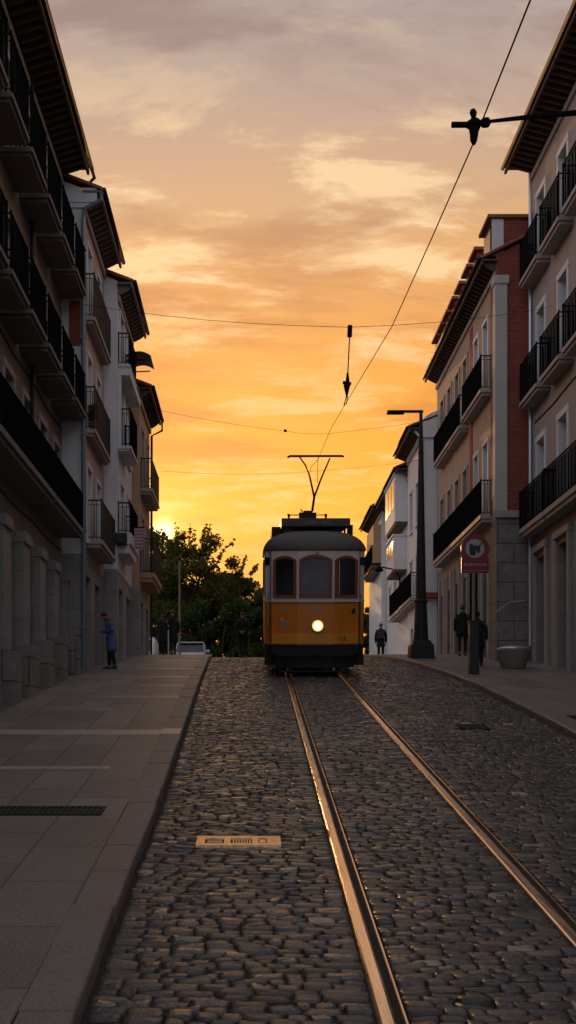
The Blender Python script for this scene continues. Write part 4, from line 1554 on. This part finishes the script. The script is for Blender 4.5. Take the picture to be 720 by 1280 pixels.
mb = MB(); mb.box(LX - 1.1, LX - .55, LY - .09, LY + .09, z + 7.885, z + 7.928); mb.build('lamp_head', M_IRON, lp)

# red prohibition sign on twin posts in a thick black bollard
SY = 29.4; SX = 5.82; z = zp(SY)
sg = root('prohibition_sign', (SX, SY, z), 'red sign with white round centre on thin twin posts in a thick black pillar', 'sign')
mb = MB()
mb.box(SX - .125, SX + .125, SY - .12, SY + .12, z - .05, z + 1.36)
mb.build('pillar', M_BLACK, sg, bevel=.012)
mb = MB(); mb.box(SX - .145, SX + .145, SY - .14, SY + .14, z + 1.36, z + 1.40); mb.build('pillar_cap', M_BLACK, sg)
mb = MB()
mb.tube([(SX - .075, SY, z + 1.3), (SX - .075, SY, z + 3.3)], .03, 10); mb.tube([(SX + .075, SY, z + 1.3), (SX + .075, SY, z + 3.3)], .03, 10)
mb.build('post', M_IRON, sg)
cz = z + 3.27; cx_ = SX + .02; r = .375
out = [(cx_ - .36, z + 2.64), (cx_ + .36, z + 2.64), (cx_ + .36, cz - .22)]
for k in range(0, 25):
    t = R(-28) + (R(208) - R(-28)) * k / 24
    out.append((cx_ + r * math.cos(t), cz + r * math.sin(t)))
out.append((cx_ - .36, cz - .22))
mb = MB(); mb.rings([[(x, y, zz) for x, zz in out] for y in (SY - .10, SY - .05)])
pl = mb.build('plate', M_RED, sg)
mb = MB()
mb.rings([[(cx_ - .01 + .245 * math.cos(2 * math.pi * k / 32), y, cz + .01 + .245 * math.sin(2 * math.pi * k / 32)) for k in range(32)] for y in (SY - .108, SY - .099)])
dk = mb.build('disc', M_SIGNW, pl)
def shape(pts, y0, y1, m, name, par):
    mb = MB(); mb.rings([[(cx_ + x, y, cz + zz) for x, zz in pts] for y in (y0, y1)]); return mb.build(name, m, par)
shape([(-.15, .14), (-.02, .09), (.13, .08), (.12, -.08), (.08, -.13), (.02, -.03), (.0, -.18), (-.14, -.16), (-.16, 0)], SY - .116, SY - .1085, M_BLACK, 'pictogram', dk)
shape([(.10, .11), (.17, .17), (.19, .15), (.12, .08)], SY - .119, SY - .1163, M_BLACK, 'pictogram', dk)
shape([(-.05, .05), (-.035, .05), (-.02, -.05), (-.04, -.05)], SY - .119, SY - .1163, M_RED, 'pictogram', dk)
mb = MB()
rr = random.Random(4)
x = -.29
while x < .29:
    w = rr.uniform(.018, .034)
    b = cz - .44
    mb.box(cx_ + x, cx_ + x + .008, SY - .106, SY - .0995, b, b + .06)
    mb.box(cx_ + x + .008, cx_ + x + w, SY - .106, SY - .0995, b + rr.choice((0, .025, .05)), b + rr.choice((.012, .04, .062)))
    if rr.random() < .6: mb.box(cx_ + x + w, cx_ + x + w + .007, SY - .106, SY - .0995, b, b + .06)
    x += w + .016
mb.build('lettering', M_SIGNW, pl)
mb = MB(); mb.box(cx_ - .31, cx_ + .31, SY - .106, SY - .0995, z + 2.695, z + 2.705); mb.build('rule_line', M_SIGNW, pl)

# bowl-shaped planter / bench with pale lid
PX, PY = 7.35, 31.5; z = zp(PY)
bp = root('bowl_planter', (PX, PY, z), 'round grey bowl with a pale domed lid on the right pavement', 'planter')
mb = MB(); mb.lathe((PX, PY, z), [(.30, -.06), (.33, .02), (.40, .2), (.455, .42), (.475, .50), (.47, .53), (.44, .53)], 36)
mb.build('bowl', M_CONC, bp, smooth=True)
mb = MB(); mb.lathe((PX, PY, z), [(.455, .505), (.46, .545), (.43, .575), (.3, .61), (.15, .63), (.01, .635)], 36)
mb.build('lid', M_ZINC, bp, smooth=True)
# near bollard at the right edge
bz = zp(20.6)
bo = root('bollard', (6.07, 20.6, bz), 'thin black bollard cut by the right edge of the photo', 'bollard')
mb = MB(); mb.lathe((6.07, 20.6, bz), [(.09, -.05), (.09, .08), (.055, .12), (.05, .8), (.06, .83), (.06, .9)], 16)
mb.build('shaft', M_IRON, bo); mb = MB(); mb.lathe((6.07, 20.6, bz), [(.065, .9), (.07, .95), (.045, 1.0), (.01, 1.02)], 16)
mb.build('cap', M_IRON, bo)


def grate(x0, x1, y0, y1, dz, label, along=True, name='drain_grate'):
    r_ = root(name, ((x0 + x1) / 2, (y0 + y1) / 2, G((y0 + y1) / 2) + dz), label, 'grate')
    def slab(mb, xa, xb, ya, yb, lo, hi):
        mb.hexa([(xa, ya, G(ya) + dz + lo), (xb, ya, G(ya) + dz + lo), (xb, yb, G(yb) + dz + lo), (xa, yb, G(yb) + dz + lo),
                 (xa, ya, G(ya) + dz + hi), (xb, ya, G(ya) + dz + hi), (xb, yb, G(yb) + dz + hi), (xa, yb, G(yb) + dz + hi)])
    mb = MB(); slab(mb, x0, x1, y0, y1, -.02, .003); mb.build('pit', M_DARKIN, r_)
    mb = MB()
    for a in ((x0, x1, y0, y0 + .03), (x0, x1, y1 - .03, y1), (x0, x0 + .03, y0 + .03, y1 - .03), (x1 - .03, x1, y0 + .03, y1 - .03)):
        slab(mb, *a, -.01, .018)
    mb.build('frame', M_DKIRON, r_)
    mb = MB()
    x = x0 + .05
    while x < x1 - .05:
        slab(mb, x, x + .028, y0 + .03, y1 - .03, -.005, .015); x += .06
    mb.build('bars', M_DKIRON, r_)
grate(-3.6, -1.50, 11.12, 11.52, KH, 'long slotted drain grate set in the left pavement')
grate(3.56, 4.02, 18.85, 19.45, 0.0, 'small iron drain grate in the cobbles right of the track')
grate(5.55, 6.6, 19.2, 19.75, KH, 'iron drain grate in the right pavement by the kerb')
# brass utility plate among the setts
ut = root('utility_cover', (-.13, 10.5, G(10.5)), 'long shiny metal utility cover lying in the cobbles left of the rails', 'cover plate')
mb = MB()
def slabu(mb, xa, xb, ya, yb, lo, hi):
    mb.hexa([(xa, ya, G(ya) + lo), (xb, ya, G(ya) + lo), (xb, yb, G(yb) + lo), (xa, yb, G(yb) + lo),
             (xa, ya, G(ya) + hi), (xb, ya, G(ya) + hi), (xb, yb, G(yb) + hi), (xa, yb, G(yb) + hi)])
slabu(mb, -.52, .27, 10.32, 10.40, -.03, .012); slabu(mb, -.52, .27, 10.62, 10.70, -.03, .012)
for xa, xb in ((-.52, -.44), (-.26, -.20), (.0, .06), (.14, .27)):
    slabu(mb, xa, xb, 10.40, 10.62, -.03, .012)
mb.build('frame', M_BRASS, ut)
mb = MB(); slabu(mb, -.44, .14, 10.40, 10.62, -.04, -.008); mb.build('lid', M_DKIRON, ut)
for k in range(7):
    mb = MB(); slabu(mb, -.18 + k * .026, -.168 + k * .026, 10.44, 10.58, -.008, .004); mb.build('rib', M_BRASS, ut)
mb = MB(); slabu(mb, -.42, -.28, 10.50, 10.53, -.008, .004); mb.build('rib', M_BRASS, ut)
mb = MB(); slabu(mb, .07, .13, 10.46, 10.58, -.008, .004); mb.build('rib', M_BRASS, ut)

# thin far lamp post beyond the crest, left
fy = 50.0; fxx = (224.5 - 315) * fy / 1400
fz = G(fy)
fp = root('slim_lamp_post', (fxx, fy, fz), 'slim pale lamp post in front of the trees beyond the crest', 'lamp post')
mb = MB(); mb.tube([(fxx, fy, fz), (fxx, fy, fz + 1), (fxx, fy, 8.2)], [.06, .05, .035], 8); mb.build('pole', mat('grey_pole', (.16, .14, .12), .6), fp)
mb = MB(); mb.tube([(fxx, fy, 8.18), (fxx, fy, 8.3), (fxx, fy, 8.45)], [.05, .11, .03], 8); mb.build('lamp_head', M_DKIRON, fp)
# short white post between the two people
wy = 41.2; wx = (210.5 - 315) * wy / 1400
wp = root('white_post', (wx, wy, zp(wy)), 'short thin white post between the two dark figures on the left pavement', 'post')
mb = MB(); mb.tube([(wx, wy, zp(wy) - .05), (wx, wy, zp(wy) + .85)], .022, 8); mb.build('shaft', M_WHITEFR, wp)
mb = MB(); mb.lathe((wx, wy, zp(wy) + .85), [(.03, 0), (.03, .04), (.01, .05)], 8); mb.build('cap', M_WHITEFR, wp)


# ---------------------------------------------------------------- vehicles beyond the crest
def car(x, y, z, label, paint, name='parked_car', L=4.1, W=1.68, H=1.45, rz=0.0):
    r_ = thing(name, (x, y, z), label, 'car', None, (0, 0, rz)); r_['_w'] = (0, 0, 0)
    def sec(yy, prof):
        return [(px, yy, pz) for px, pz in prof]
    w = W / 2
    def low(k, top, bot):
        return [(-w * k, bot + .12), (-w * k * .9, bot), (w * k * .9, bot), (w * k, bot + .12), (w * k, top - .18), (w * k * .93, top), (-w * k * .93, top), (-w * k, top - .18)]
    mb = MB()
    mb.rings([sec(-L / 2, low(.80, .62, .38)), sec(-L / 2 + .12, low(.92, .72, .25)), sec(-L / 2 + .6, low(1, .88, .2)), sec(-.5, low(1, .93, .2)), sec(1.0, low(1, .93, .2)),
              sec(L / 2 - .5, low(1, .95, .2)), sec(L / 2 - .1, low(.93, .9, .28)), sec(L / 2, low(.85, .8, .4))])
    b = mb.build('body', paint, r_); smooth_by_angle(b, 35)
    def hi(k, zb_, zt): return [(-w * k, zb_), (w * k, zb_), (w * k * .84, zt), (-w * k * .84, zt)]
    mb = MB()
    mb.rings([sec(-L / 2 + .95, hi(.90, .88, .92)), sec(-L / 2 + 1.6, hi(.92, .9, H - .06)), sec(.9, hi(.92, .9, H - .04)), sec(L / 2 - .25, hi(.9, .9, .98))])
    mb.build('glasshouse', M_GLASS, r_)
    mb = MB()
    mb.rings([sec(-L / 2 + 1.45, [(-w * .76, H - .09), (w * .76, H - .09), (w * .70, H - .04), (-w * .70, H - .04)]),
              sec(-L / 2 + 1.7, [(-w * .79, H - .08), (w * .79, H - .08), (w * .70, H - .0), (-w * .70, H - .0)]),
              sec(.8, [(-w * .79, H - .08), (w * .79, H - .08), (w * .70, H + .01), (-w * .70, H + .01)]),
              sec(1.15, [(-w * .76, H - .12), (w * .76, H - .12), (w * .7, H - .07), (-w * .7, H - .07)])])
    rf = mb.build('roof', paint, r_); smooth_by_angle(rf, 50)
    for s in (-1, 1):
        for yy in (-L / 2 + .8, L / 2 - .75):
            mb = MB(); mb.tube([(s * (w - .2), yy, .31), (s * (w - .01), yy, .31)], .31, 20); wh = mb.build('wheel', M_RUBBER, r_)
            mb = MB(); mb.tube([(s * (w - .02), yy, .31), (s * (w + .005), yy, .31)], .19, 16); mb.build('rim', M_ZINC, wh)
        mb = MB(); mb.box(s * w * .55, s * w * .82, -L / 2 + .0, -L / 2 + .1, .55, .68); mb.build('headlight', M_ZINC, r_)
        mb = MB(); mb.box(s * w * .93, s * (w + .14), -L / 2 + 1.3, -L / 2 + 1.42, .93, 1.06); mb.build('wing_mirror', paint, r_)
        mb = MB()
        mb.tube([(s * w * .90, -L / 2 + 1.0, .91), (s * w * .78, -L / 2 + 1.62, H - .06)], .035, 6)
        mb.tube([(s * w * .86, L / 2 - .35, .95), (s * w * .78, .95, H - .06)], .04, 6)
        mb.build('pillar', paint, r_)
    return r_


cy_ = 57.5
car((239 - 315) * cy_ / 1400, cy_, G(cy_) + .0, 'silver car showing only its roof and windscreen behind the crest', M_SILVER, H=1.50, W=1.66)

def van(x, y, z, label):
    r_ = thing('parked_van', (x, y, z), label, 'van'); r_['_w'] = (0, 0, 0)
    P = mat('white_van_paint', (.6, .6, .6), .35, bump=0)
    w = .9
    def pr(yy, zt, k=1): return [(-w * k, yy, .3), (w * k, yy, .3), (w * k, yy, zt * .55), (w * k * .92, yy, zt - .1), (w * k * .85, yy, zt), (-w * k * .85, yy, zt), (-w * k * .92, yy, zt - .1), (-w * k, yy, zt * .55)]
    mb = MB(); mb.rings([pr(-2.4, .95, .95), pr(-2.3, 1.05), pr(-1.6, 1.2), pr(-.9, 2.0), pr(-.6, 2.1), pr(2.4, 2.1), pr(2.5, 2.0, .97)])
    b = mb.build('body', P, r_); smooth_by_angle(b, 35)
    mb = MB(); mb.quad((-.72, -1.53, 1.3), (.72, -1.53, 1.3), (.66, -.99, 1.92), (-.66, -.99, 1.92)); mb.build('windscreen', M_GLASS, r_)
    for s in (-1, 1):
        for yy in (-1.6, 1.6):
            mb = MB(); mb.tube([(s * (w - .2), yy, .33), (s * (w + .01), yy, .33)], .33, 18); mb.build('wheel', M_RUBBER, r_)
        mb = MB(); mb.box(s * .6, s * .82, -2.43, -2.36, .7, .85); mb.build('headlight', M_ZINC, r_)
    return r_
van(-6.0, 60.5, G(60.5) - .15, 'white van partly hidden behind the ochre house, beside the two dark figures')


# ---------------------------------------------------------------- people
def skinmesh(verts, edges, radii, rootv=0, sub=1):
    me = bpy.data.meshes.new('tmp')
    me.from_pydata(verts, edges, [])
    o_ = bpy.data.objects.new('tmp', me)
    COL.objects.link(o_)
    o_.modifiers.new('Skin', 'SKIN')
    if not me.skin_vertices:
        bm = bmesh.new(); bm.from_mesh(me); bm.verts.layers.skin.verify(); bm.to_mesh(me); bm.free()
    for i, sv in enumerate(me.skin_vertices[0].data):
        r_ = radii[i]
        sv.radius = (r_, r_) if not isinstance(r_, tuple) else r_
        sv.use_root = (i == rootv)
    o_.modifiers['Skin'].use_smooth_shade = True
    s = o_.modifiers.new('Sub', 'SUBSURF'); s.levels = sub; s.render_levels = sub
    dg = bpy.context.evaluated_depsgraph_get(); dg.update()
    r_ = bpy.data.meshes.new_from_object(o_.evaluated_get(dg))
    bpy.data.objects.remove(o_)
    bpy.data.meshes.remove(me)
    r_.shade_smooth()
    return r_


def lerp(a, b, t): return tuple(a[i] + (b[i] - a[i]) * t for i in range(3))


def person(x, y, z, rz, label, H=1.72, coat=(.01, .01, .012), trous=(.012, .012, .014), coat_len=0.45, lean=0.0, stride=.10, head_down=0.0,
           arms='down', scarf=None, hat=None, hair=None, backpack=False, wide=1.0, bag=False):
    """built facing -y in its own frame, then turned by rz"""
    r_ = thing('person', (x, y, z), label, 'person', None, (0, 0, rz)); r_['_w'] = (0, 0, 0)
    s = H / 1.72
    f = lambda px, py, pz: (px * s, (py - lean * max(0, pz - .9)) * s, pz * s)
    hip = .09
    J = {}
    J['pel'] = f(0, 0, .95); J['spi'] = f(0, 0, 1.15); J['che'] = f(0, 0, 1.33); J['nk'] = f(0, .0, 1.46); 
    hd = head_down
    J['nk2'] = f(0, -.02 - hd * .5, 1.52); J['h1'] = f(0, -.03 - hd, 1.60 - hd * .3); J['h2'] = f(0, -.02 - hd * 1.4, 1.67 - hd * .6)
    V, E, Rd = [], [], []
    idx = {}
    def av(k, p, r0):
        idx[k] = len(V); V.append(p); Rd.append(tuple(q * s for q in r0) if isinstance(r0, tuple) else r0 * s)
    def ed(a, b): E.append((idx[a], idx[b]))
    av('pel', J['pel'], (.15, .10)); av('spi', J['spi'], (.125, .09)); av('che', J['che'], (.16, .10)); av('nk', J['nk'], .055)
    av('nk2', J['nk2'], .05); av('h1', J['h1'], (.072, .085)); av('h2', J['h2'], (.07, .085))
    for a, b in (('pel', 'spi'), ('spi', 'che'), ('che', 'nk'), ('nk', 'nk2'), ('nk2', 'h1'), ('h1', 'h2')): ed(a, b)
    legs = {}
    for sd, nm, st in ((-1, 'l', stride), (1, 'r', -stride)):
        hp = f(sd * hip, 0, .88); kn = f(sd * .10, -.02 - st * .6, .50); an = f(sd * .10, .02 - st * 1.2 + .0, .085); toe = f(sd * .12, -.15 - st * 1.2, .035)
        legs[nm] = (hp, kn, an, toe)
        av(nm + 'hp', hp, .085); av(nm + 'kn', kn, .055); av(nm + 'an', an, .038); av(nm + 'to', toe, (.04, .03))
        ed('pel', nm + 'hp'); ed(nm + 'hp', nm + 'kn'); ed(nm + 'kn', nm + 'an'); ed(nm + 'an', nm + 'to')
    armsj = {}
    for sd, nm in ((-1, 'a'), (1, 'b')):
        sh = f(sd * .18 * wide, 0, 1.40)
        if arms == 'down':
            el = f(sd * .235 * wide, .03, 1.12); wr = f(sd * .24 * wide, -.04, .87); hv = Vector(f(0, -.02, -.0)) 
            hdv = Vector((0, -.15, -1)).normalized()
        elif arms == 'front':
            el = f(sd * .25 * wide, .03, 1.14); wr = f(sd * .13, -.22, 1.12); hdv = Vector((-sd * .6, -.75, .1)).normalized()
        else:
            el = f(sd * .25 * wide, .08, 1.13); wr = f(sd * .10, .17, .98); hdv = Vector((-sd * .8, .2, -.4)).normalized()
        armsj[nm] = (sh, el, wr)
        av(nm + 'sh', sh, .062); av(nm + 'el', el, .042); av(nm + 'wr', wr, .027)
        pm = tuple(Vector(wr) + hdv * .08 * s); av(nm + 'pm', pm, (.036, .02))
        ed('che', nm + 'sh'); ed(nm + 'sh', nm + 'el'); ed(nm + 'el', nm + 'wr'); ed(nm + 'wr', nm + 'pm')
        across = Vector((0, 1, 0)) if arms == 'down' else Vector((0, 0, 1))
        inward = Vector((-sd, 0, 0)) if arms == 'down' else Vector((0, 1, 0)) * (-1)
        for k, ln in enumerate((.062, .075, .07, .055)):
            b0 = Vector(pm) + across * (.03 - .02 * k) * s + hdv * .012 * s
            b1 = b0 + hdv * ln * .5 * s + inward * .008 * s
            b2 = b1 + (hdv * .8 + inward * .5).normalized() * ln * .5 * s
            for q, p_ in enumerate((b0, b1, b2)): av(f'{nm}{k}{q}', tuple(p_), .0085 if q < 2 else .007)
            ed(nm + 'pm', f'{nm}{k}0'); ed(f'{nm}{k}0', f'{nm}{k}1'); ed(f'{nm}{k}1', f'{nm}{k}2')
        t0 = Vector(wr) + hdv * .04 * s - across * (-.03) * s
        t1 = t0 + (hdv + across * .9).normalized() * .035 * s
        t2 = t1 + (hdv + inward * .4).normalized() * .03 * s
        for q, p_ in enumerate((t0, t1, t2)): av(f'{nm}t{q}', tuple(p_), .0095)
        ed(nm + 'wr', f'{nm}t0'); ed(f'{nm}t0', f'{nm}t1'); ed(f'{nm}t1', f'{nm}t2')
    me = skinmesh(V, E, Rd, 0, 2)
    # a face: push nose, brow and chin out of the head surface
    hc = Vector(J['h1']); 
    for v in me.vertices:
        d = v.co - hc
        if abs(d.x) < .018 * s and d.y < -.05 * s and -.04 * s < d.z < .03 * s:
            v.co.y -= .018 * s
        if abs(d.x) < .03 * s and d.y < -.03 * s and -.085 * s < d.z < -.06 * s:
            v.co.y -= .008 * s
    me.materials.append(M_SKIN)
    link('body', me, r_)
    # eyes and ears are small meshes on the head
    mb = MB()
    for sd in (-1, 1):
        mb.lathe((hc.x + sd * .028 * s, hc.y - .078 * s, hc.z + .005 * s), [(.002, -.008 * s), (.009 * s, 0), (.002, .008 * s)], 8)
    mb.build('eyes', M_BLACK, r_)
    # hair cap
    hm = hair or M_HAIR
    mb = MB()
    rs = []
    c0 = Vector(lerp(J['h1'], J['h2'], .55))
    for k in range(8):
        a = -0.35 + (math.pi / 2 + .35) * k / 7
        rr_ = .088 * s * math.cos(a); zz = .105 * s * math.sin(a)
        rs.append([(c0.x + rr_ * .92 * math.cos(t), c0.y + .014 * s + rr_ * 1.08 * math.sin(t) + (0.02 * s if zz < 0 else 0), c0.z + zz + .012 * s) for t in [2 * math.pi * j / 14 for j in range(14)]])
    mb.rings(rs)
    mb.build('hair', hm, r_, smooth=True)
    # trousers
    V2, E2, R2 = [f(0, 0, 1.0)], [], [(.15 * s, .11 * s)]
    for nm in ('l', 'r'):
        hp, kn, an, toe = legs[nm]
        b0 = len(V2)
        V2 += [hp, lerp(hp, kn, .5), kn, lerp(kn, an, .55), lerp(kn, an, .97)]
        R2 += [.105 * s, .09 * s, .072 * s, .064 * s, .062 * s]
        E2 += [(0, b0), (b0, b0 + 1), (b0 + 1, b0 + 2), (b0 + 2, b0 + 3), (b0 + 3, b0 + 4)]
    me = skinmesh(V2, E2, R2, 0, 1)
    me.materials.append(cloth('trousers_%d_%d_%d' % tuple(int(q * 1000) for q in trous), trous))
    link('trousers', me, r_)
    # shoes
    for nm in ('l', 'r'):
        hp, kn, an, toe = legs[nm]
        mb = MB()
        ax, ay = an[0], an[1]
        mb.rings([[(ax + px * s, ay + py * s, pz * s) for px, py in ((-.045, .07), (.045, .07), (.052, -.08), (.04, -.19), (-.04, -.19), (-.052, -.08))] for pz in (.0, .05)] +
                 [[(ax + px * s, ay + py * s, .1 * s) for px, py in ((-.038, .06), (.038, .06), (.04, -.02), (.03, -.06), (-.03, -.06), (-.04, -.02))]])
        mb.build('shoe', M_BLACK, r_, bevel=.006)
    # coat: lofted torso with a hem, and sleeves grown in the same skin
    cm = cloth('coat_%d_%d_%d' % tuple(int(q * 1000) for q in coat), coat)
    hem = .95 - coat_len
    mb = MB()
    rs = []
    secs = [(hem, .20, .15), (hem + .12, .20, .15), (.9, .185, .14), (1.08, .165, .125), (1.25, .185, .135), (1.36, .20, .135), (1.42, .17, .11), (1.47, .09, .08), (1.51, .07, .07)]
    for k, (zz, a, b) in enumerate(secs):
        c = f(0, .005, zz)
        rs.append([(c[0] + a * wide * s * math.cos(t) * (1 + .02 * math.sin(5 * t + k)), c[1] + b * s * math.sin(t) * (1 + .03 * math.sin(4 * t + 2 * k)), c[2] + .01 * s * math.sin(3 * t) * (k < 2)) for t in [2 * math.pi * j / 20 for j in range(20)]])
    mb.rings(rs)
    ct = mb.build('coat', cm, r_, smooth=True)
    for nm in ('a', 'b'):
        sh, el, wr = armsj[nm]
        mb = MB()
        mb.tube([lerp(J['che'], sh, .5), sh, lerp(sh, el, .5), el, lerp(el, wr, .5), lerp(el, wr, .98)], [.05 * s, .074 * s, .072 * s, .065 * s, .06 * s, .052 * s], 12)
        mb.build('sleeve', cm, ct, smooth=True)
    if scarf:
        mb = MB()
        c = f(0, -.01, 1.48)
        rs = []
        for j in range(17):
            t = 2 * math.pi * j / 16
            cc = Vector((c[0] + .085 * s * math.cos(t), c[1] + .08 * s * math.sin(t) - hd * .3, c[2] + .012 * s * math.sin(t * 2)))
            rs.append(cc)
        mb.tube(rs, .045 * s, 8)
        mb.build('scarf', scarf, r_, smooth=True)
    if hat:
        mb = MB(); mb.lathe((c0.x, c0.y + .01, c0.z + .03 * s), [(.098 * s, 0), (.1 * s, .04 * s), (.08 * s, .09 * s), (.03 * s, .115 * s)], 14); mb.build('hat', hat, r_, smooth=True)
    if backpack:
        mb = MB(); c = f(0, .2, 1.22); mb.box(-.15 * s, .15 * s, c[1] - .08, c[1] + .08, c[2] - .22 * s, c[2] + .2 * s); mb.build('backpack', M_BLACK, r_, bevel=.03)
    if bag:
        mb = MB(); w_ = armsj['b'][2]; mb.box(w_[0] - .04, w_[0] + .06, w_[1] - .15, w_[1] + .15, w_[2] - .45, w_[2] - .14)
        mb.tube([(w_[0], w_[1] - .1, w_[2] - .15), (w_[0], w_[1], w_[2] - .04), (w_[0], w_[1] + .1, w_[2] - .15)], .01, 6); mb.build('handbag', M_BLACK, r_, bevel=.02)
    return r_


person(-3.93, 31.3, zp(31.3), R(-72), 'person in long blue coat and red scarf, head bowed, by the pink fronted house', 1.60,
       coat=(.075, .14, .30), trous=(.012, .013, .02), coat_len=.42, lean=.16, head_down=.09, arms='front', scarf=cloth('red_scarf', (.3, .02, .015)), stride=.05)
person((203 - 315) * 41.6 / 1400, 41.6, zp(41.6), R(180), 'person in dark coat, left one of the pair by the thin white post', 1.50, coat=(.018, .02, .03), trous=(.01, .01, .012), head_down=.06, arms='front', stride=.04, wide=1.1)
person((216 - 315) * 41.8 / 1400, 41.8, zp(41.8), R(-150), 'person in black, taller right one of the pair by the thin white post', 1.64, coat=(.012, .012, .014), arms='down', stride=.05, bag=True)
person((303 - 315) * 42.0 / 1400, 42.0, G(42.0), R(178), 'person in black walking away on the cobbles left of the tram', 1.70, coat=(.008, .008, .009), coat_len=.12, stride=.04, arms='back', wide=1.12)
person((476 - 315) * 49.5 / 1400, 49.5, zp(49.5), R(175), 'person with backpack and pale cap beside the white bay house', 1.62, coat=(.014, .013, .013), coat_len=.3, backpack=True, hat=cloth('pale_cap', (.4, .4, .4)), stride=.07)
person((578 - 315) * 37.8 / 1400, 37.8, zp(37.8), R(170), 'person in black coat walking near the beige house, left of the sign pillar', 1.68, coat=(.009, .009, .01), coat_len=.28, stride=.09, wide=1.05)

person(6.49, 32.2, zp(32.2), R(165), 'person in long black coat, head hidden behind the twin posts of the red sign', 1.56, coat=(.008, .008, .009), coat_len=.38, stride=.16, wide=1.1)

# ---------------------------------------------------------------- trees and shrubs beyond the crest
def tree(x, y, h, cr, n, label, m, clumps=26, size=.105, name='tree', bare=3, rz=1.0, seed=1, low=0.3, group=None):
    rr_ = random.Random(seed)
    z = G(y) - .1
    r_ = root(name, (x, y, z), label, 'tree', group)
    mb = MB()
    top = h * .62
    pts = [(x + rr_.uniform(-.1, .1) * k, y + rr_.uniform(-.1, .1) * k, z + top * k / 5) for k in range(6)]
    mb.tube(pts, [.20, .17, .15, .12, .09, .05], 8)
    cl = []
    cz0 = z + h * (low + (1 - low) / 2); rzv = h * (1 - low) / 2 * rz
    for k in range(clumps):
        a = rr_.uniform(0, 2 * math.pi); e = math.asin(rr_.uniform(-.9, 1)); q = rr_.uniform(.35, 1.0)
        c = (x + cr * q * math.cos(e) * math.cos(a), y + cr * q * math.cos(e) * math.sin(a), cz0 + rzv * q * math.sin(e))
        rad = cr * rr_.choice((.16, .2, .26, .34, .42))
        cl.append((c, rad))
        st = pts[rr_.choice((2, 3, 4, 5))]
        mid = lerp(st, c, .5); mid = (mid[0], mid[1], mid[2] + .15)
        mb.tube([st, mid, c], [.05, .035, .012], 5)
    # sprigs poking out of the outline
    for k in range(bare):
        a = rr_.uniform(0, 2 * math.pi); e = rr_.uniform(.15, 1.3)
        d_ = Vector((math.cos(e) * math.cos(a), math.cos(e) * math.sin(a), math.sin(e)))
        p0 = Vector((x, y, cz0)) + Vector((d_.x * cr, d_.y * cr, d_.z * rzv)) * .75
        L_ = cr * rr_.uniform(.3, .55)
        prev = p0
        for q in range(5):
            nx = prev + (d_ + Vector((rr_.uniform(-.3, .3), rr_.uniform(-.3, .3), rr_.uniform(0, .4)))).normalized() * L_ / 4
            mb.tube([prev, nx], .012, 4)
            cl.append((tuple(nx), .16 if q < 4 else .09))
            prev = nx
    mb.build('trunk', M_BARK, r_)
    leafcloud('crown', r_, cl, n, size, m, (1, 1, .85))
    return r_


YT0 = 66.0
def txx(px, Y): return (px - 315) * Y / 1400
def tz(py, Y): return (930 - py) * Y / 1400
def tree_px(px, ptop, wpx, Y, n, label, m, **k):
    x = txx(px, Y); return tree(x, Y, tz(ptop, Y) - (G(Y) - .1), wpx / 2 * Y / 1400, n, label, m, **k)
TG = 'trees beyond the crest of the street'
tree_px(238, 654, 116, 68, 42000, 'tallest dark tree with the low sun behind its left side', M_LEAF, clumps=64, bare=16, seed=3, low=.15, group=TG)
tree_px(188, 655, 80, 72, 20000, 'dark tree half hidden behind the ochre house', M_LEAF, clumps=40, bare=6, seed=11, low=.15, group=TG)
tree_px(292, 686, 84, 70, 26000, 'middle height tree between the tallest tree and the tram', M_LEAF, clumps=48, bare=10, seed=5, low=.1, group=TG)
tree_px(330, 712, 74, 66, 20000, 'low bushy tree just left of the tram', M_LEAF2, clumps=26, bare=6, seed=8, low=.1, group=TG)
tree_px(360, 692, 84, 69, 14000, 'mostly unseen tree added behind the tram roof to block the low sun', M_LEAF, clumps=34, bare=0, seed=31, low=.1, group=TG)  # added to keep the sun off the right kerb
tree_px(470, 700, 50, 72, 6500, 'dark narrow tree seen in the gap between the tram and the far white house', M_LEAF, clumps=22, bare=5, seed=21, low=.1, group=TG)
tree_px(382, 684, 128, 72, 18000, 'broad tree added mostly hidden behind the tram to shade the right side of the street', M_LEAF, clumps=26, bare=3, seed=22, low=.1, group=TG)  # added behind the tram as a sun blocker for the right side


def shrub(px, ptop, wpx, Y, n, label, seed):
    rr_ = random.Random(seed)
    x = txx(px, Y); z = G(Y) - .1
    h = tz(ptop, Y) - z; w = wpx / 2 * Y / 1400
    r_ = root('shrub', (x, Y, z), label, 'shrub', 'green shrubs under the trees')
    cl = []
    mb = MB()
    for k in range(22):
        c = (x + rr_.uniform(-w, w), Y + rr_.uniform(-1, 1), z + h * rr_.uniform(.08, .9) * (1 - .25 * abs(rr_.uniform(-1, 1))))
        cl.append((c, w * rr_.uniform(.22, .4)))
        mb.tube([(x, Y, z), lerp((x, Y, z), c, .6), c], [.04, .025, .01], 4)
    mb.build('stem', M_BARK, r_)
    leafcloud('foliage', r_, cl, n, .12, M_LEAF2)
shrub(190, 742, 60, 65, 9000, 'shrub behind the white van, at the left end of the shrubs', 1)
shrub(232, 738, 64, 65, 11000, 'shrub behind the silver car and the slim lamp post', 2)
shrub(272, 732, 62, 65, 11000, 'shrub between the slim lamp post and the person in black', 3)
shrub(312, 742, 60, 65, 10000, 'shrub behind the person in black, next to the tram', 4)
shrub(352, 765, 50, 66, 5000, 'shrub at the left rear of the tram, mostly hidden', 5)
shrub(455, 772, 56, 67, 7000, 'shrub right of the tram below the dark tree', 6)

for o in list(bpy.data.objects):
    if '_w' in o: del o['_w']
